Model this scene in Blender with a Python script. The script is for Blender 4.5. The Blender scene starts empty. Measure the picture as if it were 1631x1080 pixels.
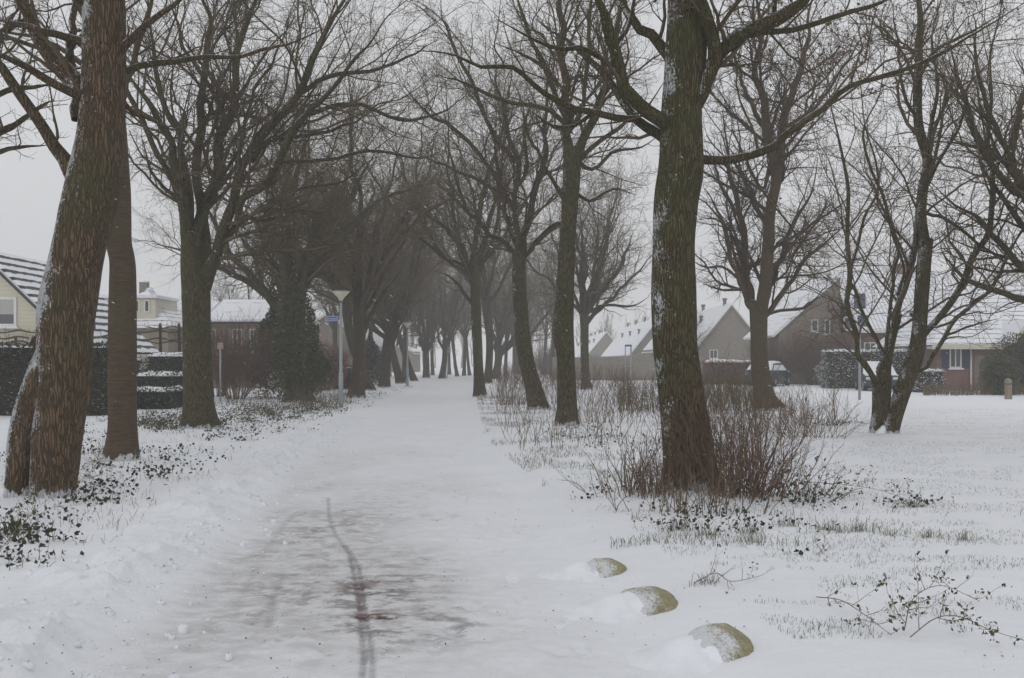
import bpy, math, random
import numpy as np
# ------------------------------------------------------------------ camera, sky, sun, exposure
sc = bpy.context.scene
C = sc.collection
F = 1700.0            # focal length in photo pixels (photo 1631 x 1080)
CX, HZ, EYE = 815.5, 575.0, 1.6
cam = bpy.data.cameras.new('camera'); camo = bpy.data.objects.new('camera', cam); C.objects.link(camo)
cam.sensor_fit = 'HORIZONTAL'; cam.sensor_width = 36.0; cam.lens = 36.0 * F / 1631
cam.shift_y = 35.0 / 1631; cam.clip_end = 5000; cam.clip_start = 0.05
camo.location = (0, 0, EYE); camo.rotation_euler = (math.radians(90), 0, 0)
sc.camera = camo
SUN_EL, SUN_AZ = math.radians(28), math.radians(200)
w = bpy.data.worlds.new('World'); sc.world = w; w.use_nodes = True
nt = w.node_tree; nt.nodes.clear()
o_ = nt.nodes.new('ShaderNodeOutputWorld'); b_ = nt.nodes.new('ShaderNodeBackground')
sky = nt.nodes.new('ShaderNodeTexSky'); sky.sky_type = 'NISHITA'; sky.sun_disc = False
sky.sun_elevation = SUN_EL; sky.sun_rotation = SUN_AZ; sky.dust_density = 6; sky.air_density = 1.0
hs = nt.nodes.new('ShaderNodeHueSaturation'); hs.inputs['Saturation'].default_value = 0.12
mx = nt.nodes.new('ShaderNodeMixRGB'); mx.inputs[0].default_value = 0.72
mx.inputs[2].default_value = (7.75, 7.85, 8.1, 1)       # even grey cloud cover
nt.links.new(sky.outputs[0], hs.inputs['Color']); nt.links.new(hs.outputs[0], mx.inputs[1])
cn = nt.nodes.new('ShaderNodeTexNoise'); cn.inputs['Scale'].default_value = 2.2; cn.inputs['Detail'].default_value = 4
cr = nt.nodes.new('ShaderNodeMapRange'); cr.inputs[1].default_value = .3; cr.inputs[2].default_value = .7; cr.inputs[3].default_value = .94; cr.inputs[4].default_value = 1.06
cm = nt.nodes.new('ShaderNodeVectorMath'); cm.operation = 'SCALE'
nt.links.new(cn.outputs['Fac'], cr.inputs[0]); nt.links.new(mx.outputs[0], cm.inputs[0]); nt.links.new(cr.outputs[0], cm.inputs['Scale']); nt.links.new(cm.outputs[0], b_.inputs[0]); b_.inputs[1].default_value = 0.099
nt.links.new(b_.outputs[0], o_.inputs[0])
sun = bpy.data.lights.new('sun', 'SUN'); suno = bpy.data.objects.new('sun', sun); C.objects.link(suno)
sun.energy = 0.5; sun.angle = math.radians(50); sun.color = (1, .97, .93)
suno.rotation_euler = (math.radians(90) - SUN_EL, 0, math.radians(180) - SUN_AZ + math.radians(180))
sc.view_settings.view_transform = 'Standard'; sc.view_settings.look = 'None'
sc.view_settings.gamma = 1; sc.view_settings.exposure = 0.0; sc.view_settings.use_curve_mapping = False
sc.cycles.use_denoising = True
sc.cycles.max_bounces = 6; sc.cycles.diffuse_bounces = 3; sc.cycles.volume_bounces = 1
sc.cycles.transparent_max_bounces = 8

HAZE = 0.0020
# ------------------------------------------------------------------ helpers
rng = np.random.default_rng(7)
R_ = random.Random(5)

def W(px, py, d):                      # photo pixel at distance d -> world
    return np.array([(px - CX) / F * d, d, EYE + (HZ - py) / F * d])
def G(px, py):                         # photo pixel on the flat ground -> world
    d = EYE * F / (py - HZ); return np.array([(px - CX) / F * d, d, 0.0])

def _h(i, j, k, s):
    n = (i * 374761393 + j * 668265263 + k * 2147483647 + s * 974634777) & 0xffffffff
    n = ((n ^ (n >> 13)) * 1274126177) & 0xffffffff
    n = ((n ^ (n >> 15)) * 2246822519) & 0xffffffff
    return ((n ^ (n >> 16)) & 0xffffff) / float(0xffffff)
def vn(x, y, z=0.0, s=0):              # value noise, 0..1
    x, y, z = np.broadcast_arrays(np.asarray(x, float), np.asarray(y, float), np.asarray(z, float))
    xi, yi, zi = np.floor(x).astype(np.int64), np.floor(y).astype(np.int64), np.floor(z).astype(np.int64)
    fx, fy, fz = x - xi, y - yi, z - zi
    fx, fy, fz = [f * f * (3 - 2 * f) for f in (fx, fy, fz)]
    r = 0
    for a in (0, 1):
        for b in (0, 1):
            for c in (0, 1):
                r = r + _h(xi + a, yi + b, zi + c, s) * (fx if a else 1 - fx) * (fy if b else 1 - fy) * (fz if c else 1 - fz)
    return r
def fbm(x, y, z=0.0, s=0, o=4):
    r = 0; a = .5; t = 0
    for k in range(o):
        r = r + a * vn(x * 2**k, y * 2**k, np.asarray(z) * 2**k, s + k * 17); t += a; a *= .5
    return r / t
def sst(a, b, x): t = np.clip((x - a) / (b - a), 0, 1); return t * t * (3 - 2 * t)

class MB:
    def __init__(s): s.v = []; s.q = []; s.t = []; s.n = 0; s.mq = []; s.mt = []; s.attr = {}
    def add(s, v, q=None, t=None, mi=0):
        v = np.asarray(v, float).reshape(-1, 3); s.v.append(v)
        if q is not None and len(q):
            q = np.asarray(q, int); s.q.append(q + s.n); s.mq.append(np.full(len(q), mi))
        if t is not None and len(t):
            t = np.asarray(t, int); s.t.append(t + s.n); s.mt.append(np.full(len(t), mi))
        s.n += len(v)
    def box(s, x0, x1, y0, y1, z0, z1, mi=0):
        v = [(x, y, z) for z in (z0, z1) for x, y in ((x0, y0), (x1, y0), (x1, y1), (x0, y1))]
        s.add(v, [(3, 2, 1, 0), (4, 5, 6, 7), (0, 1, 5, 4), (1, 2, 6, 5), (2, 3, 7, 6), (3, 0, 4, 7)], mi=mi)
    def prism(s, poly, axis, a0, a1, mi=0):      # poly of (p,q) extruded along axis: 'y' -> (x,z), 'x' -> (y,z), 'z' -> (x,y)
        n = len(poly)
        def pt(p, a): return {'y': (p[0], a, p[1]), 'x': (a, p[0], p[1]), 'z': (p[0], p[1], a)}[axis]
        v = [pt(p, a0) for p in poly] + [pt(p, a1) for p in poly]
        q = [(i, (i + 1) % n, n + (i + 1) % n, n + i) for i in range(n)]
        t = [(0, i + 1, i) for i in range(1, n - 1)] + [(n, n + i, n + i + 1) for i in range(1, n - 1)]
        s.add(v, q, t, mi)
    def tubes(s, P, R, S, close=False, mi=0):    # P (N,K,3) R (N,K)
        P = np.asarray(P, float); R = np.asarray(R, float)
        if P.ndim == 2: P = P[None]; R = R[None]
        N, K, _ = P.shape
        if N == 0: return
        T = np.gradient(P, axis=1); T /= np.linalg.norm(T, axis=2, keepdims=True) + 1e-9
        m = T.mean(axis=1); ref = np.zeros((N, 3)); ref[np.arange(N), np.argmin(np.abs(m), axis=1)] = 1
        U = np.cross(T, ref[:, None, :]); U /= np.linalg.norm(U, axis=2, keepdims=True) + 1e-9
        V = np.cross(T, U)
        a = np.arange(S) * 2 * np.pi / S
        v = P[:, :, None] + R[:, :, None, None] * (np.cos(a)[:, None] * U[:, :, None] + np.sin(a)[:, None] * V[:, :, None])
        base = (np.arange(N) * K * S)[:, None, None]; k = np.arange(K - 1)[None, :, None] * S; j = np.arange(S)[None, None]
        j2 = (j + 1) % S
        q = np.stack([base + k + j2, base + k + j, base + k + S + j, base + k + S + j2], -1).reshape(-1, 4)
        t = None
        if close:
            c = np.arange(1, S - 1)
            t = np.concatenate([np.stack([np.full_like(c, (K - 1) * S), (K - 1) * S + c + 1, (K - 1) * S + c], -1),
                                np.stack([np.full_like(c, 0), c, c + 1], -1)])
            t = (t[None] + (np.arange(N) * K * S)[:, None, None]).reshape(-1, 3)
        s.add(v.reshape(-1, 3), q, t, mi)
    def build(s, name, mats, parent=None, smooth=True):
        me = bpy.data.meshes.new(name)
        v = np.concatenate(s.v) if s.v else np.zeros((0, 3))
        q = np.concatenate(s.q) if s.q else np.zeros((0, 4), int); t = np.concatenate(s.t) if s.t else np.zeros((0, 3), int)
        me.vertices.add(len(v)); me.vertices.foreach_set('co', v.ravel())
        me.loops.add(q.size + t.size); me.loops.foreach_set('vertex_index', np.concatenate([q.ravel(), t.ravel()]).astype(np.int32))
        me.polygons.add(len(q) + len(t))
        ls = np.concatenate([np.arange(len(q)) * 4, q.size + np.arange(len(t)) * 3]).astype(np.int32)
        me.polygons.foreach_set('loop_start', ls)
        mi = np.concatenate([np.concatenate(s.mq) if s.mq else np.zeros(0), np.concatenate(s.mt) if s.mt else np.zeros(0)]).astype(np.int32)
        me.polygons.foreach_set('material_index', mi)
        me.polygons.foreach_set('use_smooth', np.full(len(ls), smooth))
        me.update(calc_edges=True); me.validate()
        for k, a in s.attr.items():
            at = me.attributes.new(k, 'FLOAT', 'POINT'); at.data.foreach_set('value', np.asarray(a, np.float32))
        for m in (mats if isinstance(mats, (list, tuple)) else [mats]): me.materials.append(m)
        o = bpy.data.objects.new(name, me); C.objects.link(o)
        if parent is not None:
            o.parent = parent
            v -= np.array(_wloc(parent)); me.vertices.foreach_set('co', v.ravel()); me.update()
        return o
def _wloc(o):
    l = np.array(o.location)
    while o.parent: o = o.parent; l = l + np.array(o.location)
    return l
def tag(o, label=None, cat=None, group=None, kind=None):
    if label: o['label'] = label
    if cat: o['category'] = cat
    if group: o['group'] = group
    if kind: o['kind'] = kind
    return o
def thing(name, loc, label, cat, group=None):
    o = bpy.data.objects.new(name, None); C.objects.link(o); o.location = [float(a) for a in loc]
    o.empty_display_size = .2
    return tag(o, label, cat, group)
def dup(root, loc, rz, label, sc_=1.0, group=None):
    r = root.copy(); C.objects.link(r); r.location = loc; r.rotation_euler = (0, 0, rz); r.scale = (sc_,) * 3; r['label'] = label
    if group: r['group'] = group
    for ch in list(root.children):
        c = ch.copy(); C.objects.link(c); c.parent = r
        for g in ch.children: d = g.copy(); C.objects.link(d); d.parent = c
    return r

# ------------------------------------------------------------------ materials
class NT:
    def __init__(s, name):
        s.m = bpy.data.materials.new(name); s.m.use_nodes = True; s.t = s.m.node_tree
        s.b = s.t.nodes['Principled BSDF']; s.b.inputs['Specular IOR Level'].default_value = .25
        s.tc = s.t.nodes.new('ShaderNodeTexCoord'); s.geo = s.t.nodes.new('ShaderNodeNewGeometry')
    def n(s, typ, **kw):
        x = s.t.nodes.new('ShaderNode' + typ)
        for k, v in kw.items():
            if k[0] == 'i' and k[1:].isdigit():
                if hasattr(v, 'is_linked') : s.t.links.new(v, x.inputs[int(k[1:])])
                else: x.inputs[int(k[1:])].default_value = v
            else: setattr(x, k, v)
        return x
    def link(s, a, b): s.t.links.new(a, b)
    def math(s, op, a, b=0.0, c=0.0, clamp=False):
        x = s.n('Math', operation=op, use_clamp=clamp)
        for i, v in enumerate((a, b, c)):
            if isinstance(v, (int, float)): x.inputs[i].default_value = v
            else: s.link(v, x.inputs[i])
        return x.outputs[0]
    def noise(s, scale, detail=4, rough=.55, vec=None, sc=(1, 1, 1), coord='Object'):
        mp = s.n('Mapping'); mp.inputs['Scale'].default_value = sc
        s.link(vec if vec is not None else s.tc.outputs[coord], mp.inputs[0])
        x = s.n('TexNoise'); x.inputs['Scale'].default_value = scale; x.inputs['Detail'].default_value = detail; x.inputs['Roughness'].default_value = rough
        s.link(mp.outputs[0], x.inputs['Vector']); return x.outputs['Fac']
    def ramp(s, f, lo, hi, a=0.0, b=1.0):
        x = s.n('MapRange'); x.interpolation_type = 'SMOOTHSTEP'
        s.link(f, x.inputs[0]); x.inputs[1].default_value = lo; x.inputs[2].default_value = hi; x.inputs[3].default_value = a; x.inputs[4].default_value = b
        return x.outputs[0]
    def mix(s, f, a, b):
        x = s.n('MixRGB')
        for i, v in enumerate((f, a, b)):
            if isinstance(v, (int, float)): x.inputs[i].default_value = v
            elif isinstance(v, tuple): x.inputs[i].default_value = (*v, 1)
            else: s.link(v, x.inputs[i])
        return x.outputs[0]
    def bump(s, h, dist, strength=1.0):
        x = s.n('Bump'); x.inputs['Strength'].default_value = strength; x.inputs['Distance'].default_value = dist
        s.link(h, x.inputs['Height']); s.link(x.outputs[0], s.b.inputs['Normal'])
    def fin(s, col, rough=.85):
        if isinstance(col, tuple): s.b.inputs['Base Color'].default_value = (*col, 1)
        else: s.link(col, s.b.inputs['Base Color'])
        s.b.inputs['Roughness'].default_value = rough; return s.m
    def attr(s, name):
        x = s.n('Attribute', attribute_name=name); return x.outputs['Fac']
    def dot(s, v):
        x = s.n('VectorMath', operation='DOT_PRODUCT'); s.link(s.geo.outputs['Normal'], x.inputs[0]); x.inputs[1].default_value = v
        return x.outputs['Value']
SNOW = (.80, .82, .855)
def m_ground():
    t = NT('snow_cover')
    n1 = t.noise(1.2, 5); n2 = t.noise(14, 5, .7); n3 = t.noise(60, 3, .7)
    st = t.noise(7, 7, .72, sc=(.8, 1.0, 1))
    col = t.mix(t.ramp(n1, .3, .75), SNOW, (.76, .78, .82))
    yel = t.math('MULTIPLY', t.attr('bank'), t.ramp(n2, .5, .72))
    col = t.mix(t.math('MULTIPLY', yel, .45), col, (.66, .645, .60))
    pk = t.math('MULTIPLY', t.attr('pack'), t.ramp(st, .30, .66, .35, 1), clamp=True)
    col = t.mix(pk, col, (.50, .492, .488))
    dk = t.math('MULTIPLY', t.attr('dirt'), t.ramp(st, .46, .58, .04, 1), clamp=True)
    col = t.mix(dk, col, (.19, .18, .18))
    col = t.mix(t.math('MULTIPLY', t.attr('track'), t.ramp(st, .3, .6, .6, 1)), col, (.235, .225, .23))
    sn = t.math('MULTIPLY', t.attr('stain'), t.ramp(st, .36, .52, .35, 1), clamp=True)
    col = t.mix(sn, col, (.105, .048, .045))
    h = t.math('ADD', t.math('MULTIPLY', n2, t.math('ADD', t.math('MULTIPLY', t.attr('bank'), 1.6), .8)), t.math('MULTIPLY', n3, .35))
    t.bump(h, .02, .55); return t.fin(col, .8)
def m_bark(name, c1, c2, moss, snow=.5, fis=26, wind=(-.82, -.35, .42), thr=.55, horiz=False):
    t = NT(name)
    n0 = t.noise(1.6, 4)
    sz = t.n('SeparateXYZ'); t.link(t.tc.outputs['Object'], sz.inputs[0]); zz_ = sz.outputs[2]
    if horiz: f = t.noise(16, 5, .65, sc=(.35, .35, 3.2)); lo, hi = .35, .65
    else:
        nz_ = t.noise(fis, 5, .75, sc=(1, 1, .2)); wv = t.n('Mapping'); wv.inputs['Scale'].default_value = (1, 1, .10); av = t.n('VectorMath', operation='ADD')
        wn = t.n('TexNoise'); wn.inputs['Scale'].default_value = 9; t.link(t.tc.outputs['Object'], wn.inputs['Vector']); sv = t.n('VectorMath', operation='SCALE'); t.link(wn.outputs['Color'], sv.inputs[0]); sv.inputs['Scale'].default_value = .05
        t.link(t.tc.outputs['Object'], av.inputs[0]); t.link(sv.outputs[0], av.inputs[1]); t.link(av.outputs[0], wv.inputs[0])
        vo = t.n('TexVoronoi', feature='DISTANCE_TO_EDGE'); vo.inputs['Scale'].default_value = fis * 1.7; t.link(wv.outputs[0], vo.inputs['Vector'])
        f = t.math('MULTIPLY', t.ramp(vo.outputs['Distance'], .0, .26, .25, 1), t.math('ADD', nz_, .35)); lo, hi = .2, .75
    col = t.mix(t.ramp(f, lo, hi), c2, c1) if not horiz else t.mix(t.ramp(f, lo, hi), c1, c2)
    fine = t.noise(90, 3, .7, sc=(1, 1, .3))
    col = t.mix(t.ramp(fine, .35, .75, 0, .5), col, tuple(a * .62 for a in c1))
    mo = t.math('MULTIPLY', t.ramp(n0, .38, .62), t.ramp(t.noise(34, 4, .7), .35, .6, .35, 1), clamp=True)
    col = t.mix(t.math('MULTIPLY', t.math('MULTIPLY', mo, t.ramp(zz_, .3, 2.6, .25, 1)), .7), col, moss)
    nm = t.noise(38, 4, .75, sc=(1, 1, .7)); big = t.noise(2.3, 3, .6)
    s_ = t.math('ADD', t.dot(wind), t.math('MULTIPLY', t.math('SUBTRACT', nm, .5), 1.9))
    s_ = t.math('ADD', s_, t.math('MULTIPLY', t.math('SUBTRACT', big, .5), 1.6))
    sf = t.math('MULTIPLY', t.ramp(s_, thr + .42, thr + .58), snow, clamp=True)
    up = t.math('ADD', t.dot((0, 0, 1)), t.math('MULTIPLY', t.math('SUBTRACT', t.noise(12, 4, .7), .5), 1.1))
    sf = t.math('MAXIMUM', sf, t.math('MULTIPLY', t.ramp(up, .68, .86), snow))
    ft = t.math('ADD', t.math('MULTIPLY', zz_, -4.2), t.math('MULTIPLY', t.noise(9, 5, .7, sc=(1, 1, .45)), 2.0))
    sf = t.math('MAXIMUM', sf, t.math('MULTIPLY', t.ramp(ft, .72, .86), min(1, snow + .3)))
    col = t.mix(sf, col, SNOW)
    t.bump(t.math('ADD', f, t.math('MULTIPLY', fine, .3)), .09 if not horiz else .012, 1.0); return t.fin(col, .9)
def m_plain(name, c, c2=None, scale=20, rough=.8, sc_=(1, 1, 1), bump=0):
    t = NT(name)
    if c2 is None: c2 = tuple(a * .75 for a in c)
    n = t.noise(scale, 4, .6, sc=sc_)
    if bump: t.bump(n, bump)
    return t.fin(t.mix(t.ramp(n, .35, .65), c, c2), rough)
def m_leaf(name, c, c2, snow=0.0, thr=.62):
    t = NT(name)
    x = t.n('TexWhiteNoise'); 
    n = t.noise(3.5, 3, .6); n2 = t.noise(11, 3, .7)
    col = t.mix(t.ramp(n, .3, .7), c, c2)
    if snow:
        u = t.n('Math', operation='ABSOLUTE'); t.link(t.dot((0, 0, 1)), u.inputs[0])
        s_ = t.math('ADD', u.outputs[0], t.math('MULTIPLY', t.math('SUBTRACT', n2, .5), 1.6))
        col = t.mix(t.math('MULTIPLY', t.ramp(s_, thr, thr + .2), snow), col, SNOW)
    return t.fin(col, .6)
def m_roof(name, tile, freq, cover, patch=.5, zig=False):
    t = NT(name)
    sep = t.n('SeparateXYZ'); t.link(t.tc.outputs['Object'], sep.inputs[0])
    wob = t.math('MULTIPLY', t.noise(1.5, 3), .12)
    z = t.math('ADD', sep.outputs[2], wob)
    fr = t.math('FRACT', t.math('MULTIPLY', z, freq))
    n = t.noise(.9, 4, .6); nn = t.noise(7, 4, .7, sc=(.5, .5, 1))
    thr = t.math('ADD', t.math('MULTIPLY', t.math('SUBTRACT', n, .5), patch * 2), cover)
    thr = t.math('ADD', thr, t.math('MULTIPLY', t.math('SUBTRACT', nn, .5), .25))
    x = t.math('SUBTRACT', thr, fr)
    sf = t.ramp(x, -.06, .08)
    if zig:
        w_ = t.n('TexWave'); w_.inputs['Scale'].default_value = 1.15; t.link(t.tc.outputs['Object'], w_.inputs[0])
        sf = t.math('MULTIPLY', sf, t.ramp(w_.outputs['Fac'], .05, .3, .45, 1))
    return t.fin(t.mix(sf, tile, SNOW), .8)
def m_brick(name, c1, c2, mortar, scale=1.0, fl='xz'):
    t = NT(name)
    sep = t.n('SeparateXYZ'); t.link(t.tc.outputs['Object'], sep.inputs[0])
    cmb = t.n('CombineXYZ'); t.link(t.math('ADD', sep.outputs[0], sep.outputs[1]), cmb.inputs[0]); t.link(sep.outputs[2], cmb.inputs[1])
    b = t.n('TexBrick'); t.link(cmb.outputs[0], b.inputs[0]); b.inputs['Scale'].default_value = 4.5 * scale
    b.inputs['Color1'].default_value = (*c1, 1); b.inputs['Color2'].default_value = (*c2, 1); b.inputs['Mortar'].default_value = (*mortar, 1)
    b.inputs['Mortar Size'].default_value = .012
    col = t.mix(t.ramp(t.noise(1.2, 4), .35, .7, 0, .35), b.outputs[0], tuple(a * .6 for a in c1))
    return t.fin(col, .9)
def m_siding(name, c, pitch):
    t = NT(name)
    sep = t.n('SeparateXYZ'); t.link(t.tc.outputs['Object'], sep.inputs[0])
    fr = t.math('FRACT', t.math('MULTIPLY', sep.outputs[2], 1 / pitch))
    t.bump(fr, .03); return t.fin(t.mix(t.ramp(fr, .0, .08), tuple(a * .6 for a in c), c), .6)
def m_glass(name, c):
    t = NT(name); t.b.inputs['Specular IOR Level'].default_value = .6
    return t.fin(c, .12)
def m_stone():
    t = NT('boulder_stone'); n = t.noise(26, 6, .7); n2 = t.noise(5, 4, .6)
    col = t.mix(t.ramp(n, .35, .65), (.50, .455, .31), (.29, .262, .17)); col = t.mix(t.ramp(n2, .45, .65, 0, .5), col, (.33, .31, .16))
    s_ = t.math('ADD', t.dot((-.74, -.38, .40)), t.math('MULTIPLY', t.math('SUBTRACT', t.noise(70, 4, .8), .5), 1.5))
    s_ = t.math('ADD', s_, t.math('MULTIPLY', t.math('SUBTRACT', n2, .5), .8))
    col = t.mix(t.ramp(s_, .30, .62), col, SNOW); t.bump(n, .035, 1.0); return t.fin(col, .9)
M = dict(
    ground=m_ground(),
    barkL=m_bark('bark_fissured_brown', (.25, .170, .105), (.070, .048, .032), (.095, .10, .045), .85, 20, thr=.36),
    bark=m_bark('bark_mossy', (.185, .155, .082), (.052, .045, .026), (.100, .108, .040), .7, 24, thr=.66),
    barkR=m_bark('bark_mossy_fissured', (.185, .148, .080), (.050, .042, .024), (.098, .108, .040), .85, 22, thr=.50),
    barkC=m_bark('bark_cherry', (.108, .076, .050), (.056, .042, .029), (.085, .076, .042), .3, thr=1.0, horiz=True),
    barkF=m_bark('bark_far', (.125, .105, .062), (.065, .055, .034), (.055, .055, .03), .35, 14, thr=.9),
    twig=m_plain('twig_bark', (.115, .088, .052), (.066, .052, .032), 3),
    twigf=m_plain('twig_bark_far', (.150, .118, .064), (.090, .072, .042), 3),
    twigr=m_plain('twig_bark_reddish', (.090, .062, .046), (.050, .038, .029), 3),
    stem=m_plain('shrub_stem', (.17, .105, .075), (.10, .068, .052), 4),
    stem2=m_plain('shrub_stem_pale', (.20, .145, .095), (.10, .075, .05), 4),
    stemg=m_plain('green_stem', (.13, .12, .06), (.09, .075, .045), 4),
    snow=m_plain('snow', SNOW, (.74, .765, .80), 6, .8, bump=.02),
    leafd=m_leaf('dark_leaf', (.022, .034, .018), (.035, .045, .02)),
    leafg=m_leaf('ground_leaf', (.035, .055, .022), (.085, .085, .035), .35, .95),
    ivy=m_leaf('ivy_leaf', (.042, .055, .022), (.085, .085, .038), .45, .98),
    hedge=m_leaf('hedge_leaf', (.030, .036, .018), (.050, .055, .026), .7, .84),
    hedgeS=m_leaf('snowy_leaf', (.055, .062, .045), (.085, .085, .06), .95, .50),
    beech=m_leaf('beech_leaf', (.16, .075, .05), (.22, .11, .07), .3, 1.1),
    redb=m_leaf('russet_leaf', (.26, .10, .075), (.30, .14, .10), .3, 1.1),
    deadl=m_leaf('dead_leaf', (.12, .055, .035), (.09, .05, .035)),
    block_core=m_plain('light_block_dark', (.02, .022, .016), (.012, .014, .01), 8, bump=.05),  # near-black filler inside foliage, added to stop light passing through
    grass=m_plain('grass', (.20, .205, .145), (.14, .145, .10), 5),
    stone=m_stone(),
    metal=m_plain('galvanised_steel', (.33, .36, .38), (.27, .30, .32), 30, .5),
    lampw=m_plain('lamp_plastic', (.60, .56, .45), (.54, .50, .40), 10, .4),
    lampd=m_plain('lamp_lid', (.17, .16, .14), (.13, .12, .10), 10, .5),
    blue=m_plain('sign_blue', (.055, .12, .36), (.05, .11, .33), 10, .5),
    white=m_plain('white_paint', (.70, .70, .68), (.62, .62, .60), 8, .5),
    cream=m_siding('cream_siding', (.62, .58, .46), .17),
    fascia=m_plain('cream_paint', (.60, .57, .48), (.55, .52, .44), 5, .5),
    black=m_plain('black_trim', (.03, .03, .035), (.045, .045, .05), 8, .5),
    beige=m_brick('beige_brick', (.36, .31, .24), (.31, .27, .21), (.34, .31, .27)),
    brown=m_brick('brown_brick', (.235, .20, .17), (.195, .165, .14), (.24, .21, .18)),
    red=m_brick('red_brick', (.215, .118, .09), (.17, .095, .075), (.23, .19, .165)),
    greywall=m_plain('grey_gable', (.26, .235, .20), (.21, .19, .165), 2.2, .9, (1, 1, 6)),
    roof1=m_roof('snowy_dark_tiles', (.035, .037, .045), 2.9, .62, .30),
    roof2=m_roof('snowy_tiles', (.20, .19, .185), 3.8, .88, .30),
    roof3=m_roof('snowy_grey_tiles', (.19, .19, .20), 4.2, .98, .4, True),
    roofw=m_roof('snow_covered_roof', (.22, .22, .23), 3.0, 1.02, .25),
    glass=m_glass('window_glass', (.07, .08, .095)),
    blind=m_plain('window_blind', (.42, .42, .40), (.38, .38, .36), 12, .7),
    shutter=m_plain('blue_shutter', (.04, .052, .10), (.035, .045, .085), 12, .6),
    wood=m_plain('grey_wood', (.30, .255, .19), (.20, .17, .13), 14, .9, (1, 1, .2)),
    carp=m_plain('car_paint_dark', (.05, .055, .065), (.04, .045, .055), 4, .3),
    tyre=m_plain('tyre_rubber', (.02, .02, .022), None, 10, .8),
    solar=m_plain('roof_window_dark', (.03, .045, .09), (.025, .04, .08), 6, .3),
)
def setmat(*names): return [M[n] for n in names]

# ------------------------------------------------------------------ ground
PD = np.array([-60, 2, 5.4, 8.4, 12.65, 21.8, 41.8, 77, 109, 150, 300])
PC = np.array([1.2, -.15, -.50, -.85, -1.30, -2.30, -3.15, -4.6, -5.7, -6.0, -2.0])
def pc(y): 
    y = np.asarray(y, float); k = np.arange(-3, 4)
    return np.mean([np.interp(y + i * (.5 + .06 * np.abs(y)), PD, PC) for i in k / 3.0], axis=0)
HW = 1.62
BOULD = [(1150, 1046, .165, .235), (1034, 966, .150, .265), (962, 908, .130, .225)]
MOUND = [(*G(px, py)[:2], r) for px, py, r in [(70, 800, .75), (193, 742, .55), (319, 687, .8), (1100, 795, .75), (903, 684, .5), (857, 656, .6), (1221, 658, .7), (1405, 697, .8)]]
def hgt(x, y):
    x = np.asarray(x, float); y = np.asarray(y, float)
    u = x - pc(y)
    h = .10 * (fbm(x * .22, y * .22, 0, 3, 3) - .5) + .035 * (fbm(x * .9, y * .9, 0, 5, 3) - .5)
    h = h * sst(150, 60, np.abs(y)) 
    on = sst(HW + .25, HW - .25, np.abs(u))
    h = h * (1 - .75 * on) - .045 * on
    edge = -HW - .30 + .25 * (fbm(y * .8, y * 0, 0, 9, 2) - .5)
    near = sst(45, 12, y) * sst(-5, 2, y)
    bank = np.exp(-((u - edge + .12) / np.where(u > edge, .26, .62)) ** 2)
    ch = fbm(x * 3.2, y * 3.2, 0, 21, 4)
    h = h + bank * near * (.05 + .13 * sst(.36, .78, ch) + .05 * (fbm(x * 10, y * 10, 0, 31, 4) - .4))
    for mx_, my_, mr_ in MOUND: h = h + .07 * np.exp(-((x - mx_) ** 2 + (y - my_) ** 2) / mr_ ** 2)
    h = h + sst(HW - .1, HW + .7, u) * .05 * sst(30, 10, y)
    return h, u, bank * near
def fine(x, y, u):
    on = sst(HW, HW - .3, np.abs(u))
    return .010 * (fbm(x * 5, y * 9, 0, 41, 3) - .5) * (1 + on) + .006 * (fbm(x * 18, y * 18, 0, 44, 2) - .5)
def H(x, y):
    return float(hgt(np.array([x]), np.array([y]))[0][0])
def segd(x, y, pts):                   # distance to a polyline on the ground
    d = np.full(x.shape, 1e9)
    for (a, b) in zip(pts[:-1], pts[1:]):
        ax, ay = a; bx, by = b; L = (bx - ax) ** 2 + (by - ay) ** 2
        t = np.clip(((x - ax) * (bx - ax) + (y - ay) * (by - ay)) / L, 0, 1)
        d = np.minimum(d, np.hypot(x - ax - t * (bx - ax), y - ay - t * (by - ay)))
    return d
def gp(l): return [tuple(G(*p)[:2]) for p in l]
ys = [-80, -50, -30, -18, -10, -6, -3, -1, .5, 1.5, 2.3]
y = 3.0
while y < 135: ys.append(y); y += max(.016, .0042 * y)
for y in (150, 170, 200, 250, 320, 420, 600, 900, 1400, 2200): ys.append(y)
ys = np.array(ys, float)
us = list(np.arange(0, .9, .018)) + list(np.arange(.9, HW - .01, .028)) + [HW]
u = HW + .03; du = .03
while u < 2500:
    us.append(u); du = .03 if u < 2.9 else du * 1.035; u += du
us = np.array(us); us = np.concatenate([-us[:0:-1], us])
YY, UU = np.meshgrid(ys, us, indexing='ij'); XX = pc(ys)[:, None] + UU
hh, _, bk = hgt(XX, YY)
hh = hh + fine(XX, YY, UU) * sst(40, 15, YY) * (YY > 2)
# traced marks: tyre track, dirt patches, red smears
tr1 = gp([(523, 786), (524, 815), (535, 845), (556, 872), (564, 905), (572, 950), (576, 990), (580, 1040), (574, 1120)])
tr2 = gp([(540, 850), (560, 872), (572, 895), (577, 930), (582, 970), (590, 1010), (594, 1060), (592, 1120)])
tr3 = gp([(452, 905), (440, 930), (432, 955), (428, 985)]); tr4 = gp([(470, 810), (420, 870), (385, 940), (372, 980)])
nr_ = (YY > 4) & (YY < 16) & (np.abs(UU + 0 * XX) < 3); d1, d2, d3, d4 = [np.full(XX.shape, 9.0) for _ in range(4)]
for D_, t_ in zip((d1, d2, d3, d4), (tr1, tr2, tr3, tr4)): D_[nr_] = segd(XX[nr_], YY[nr_], t_)
trk = np.maximum(np.exp(-(d1 / .020) ** 4), .85 * np.exp(-(d2 / .018) ** 4))
trk34 = np.maximum(np.exp(-(d3 / .03) ** 2), .6 * np.exp(-(d4 / .03) ** 2))
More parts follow.
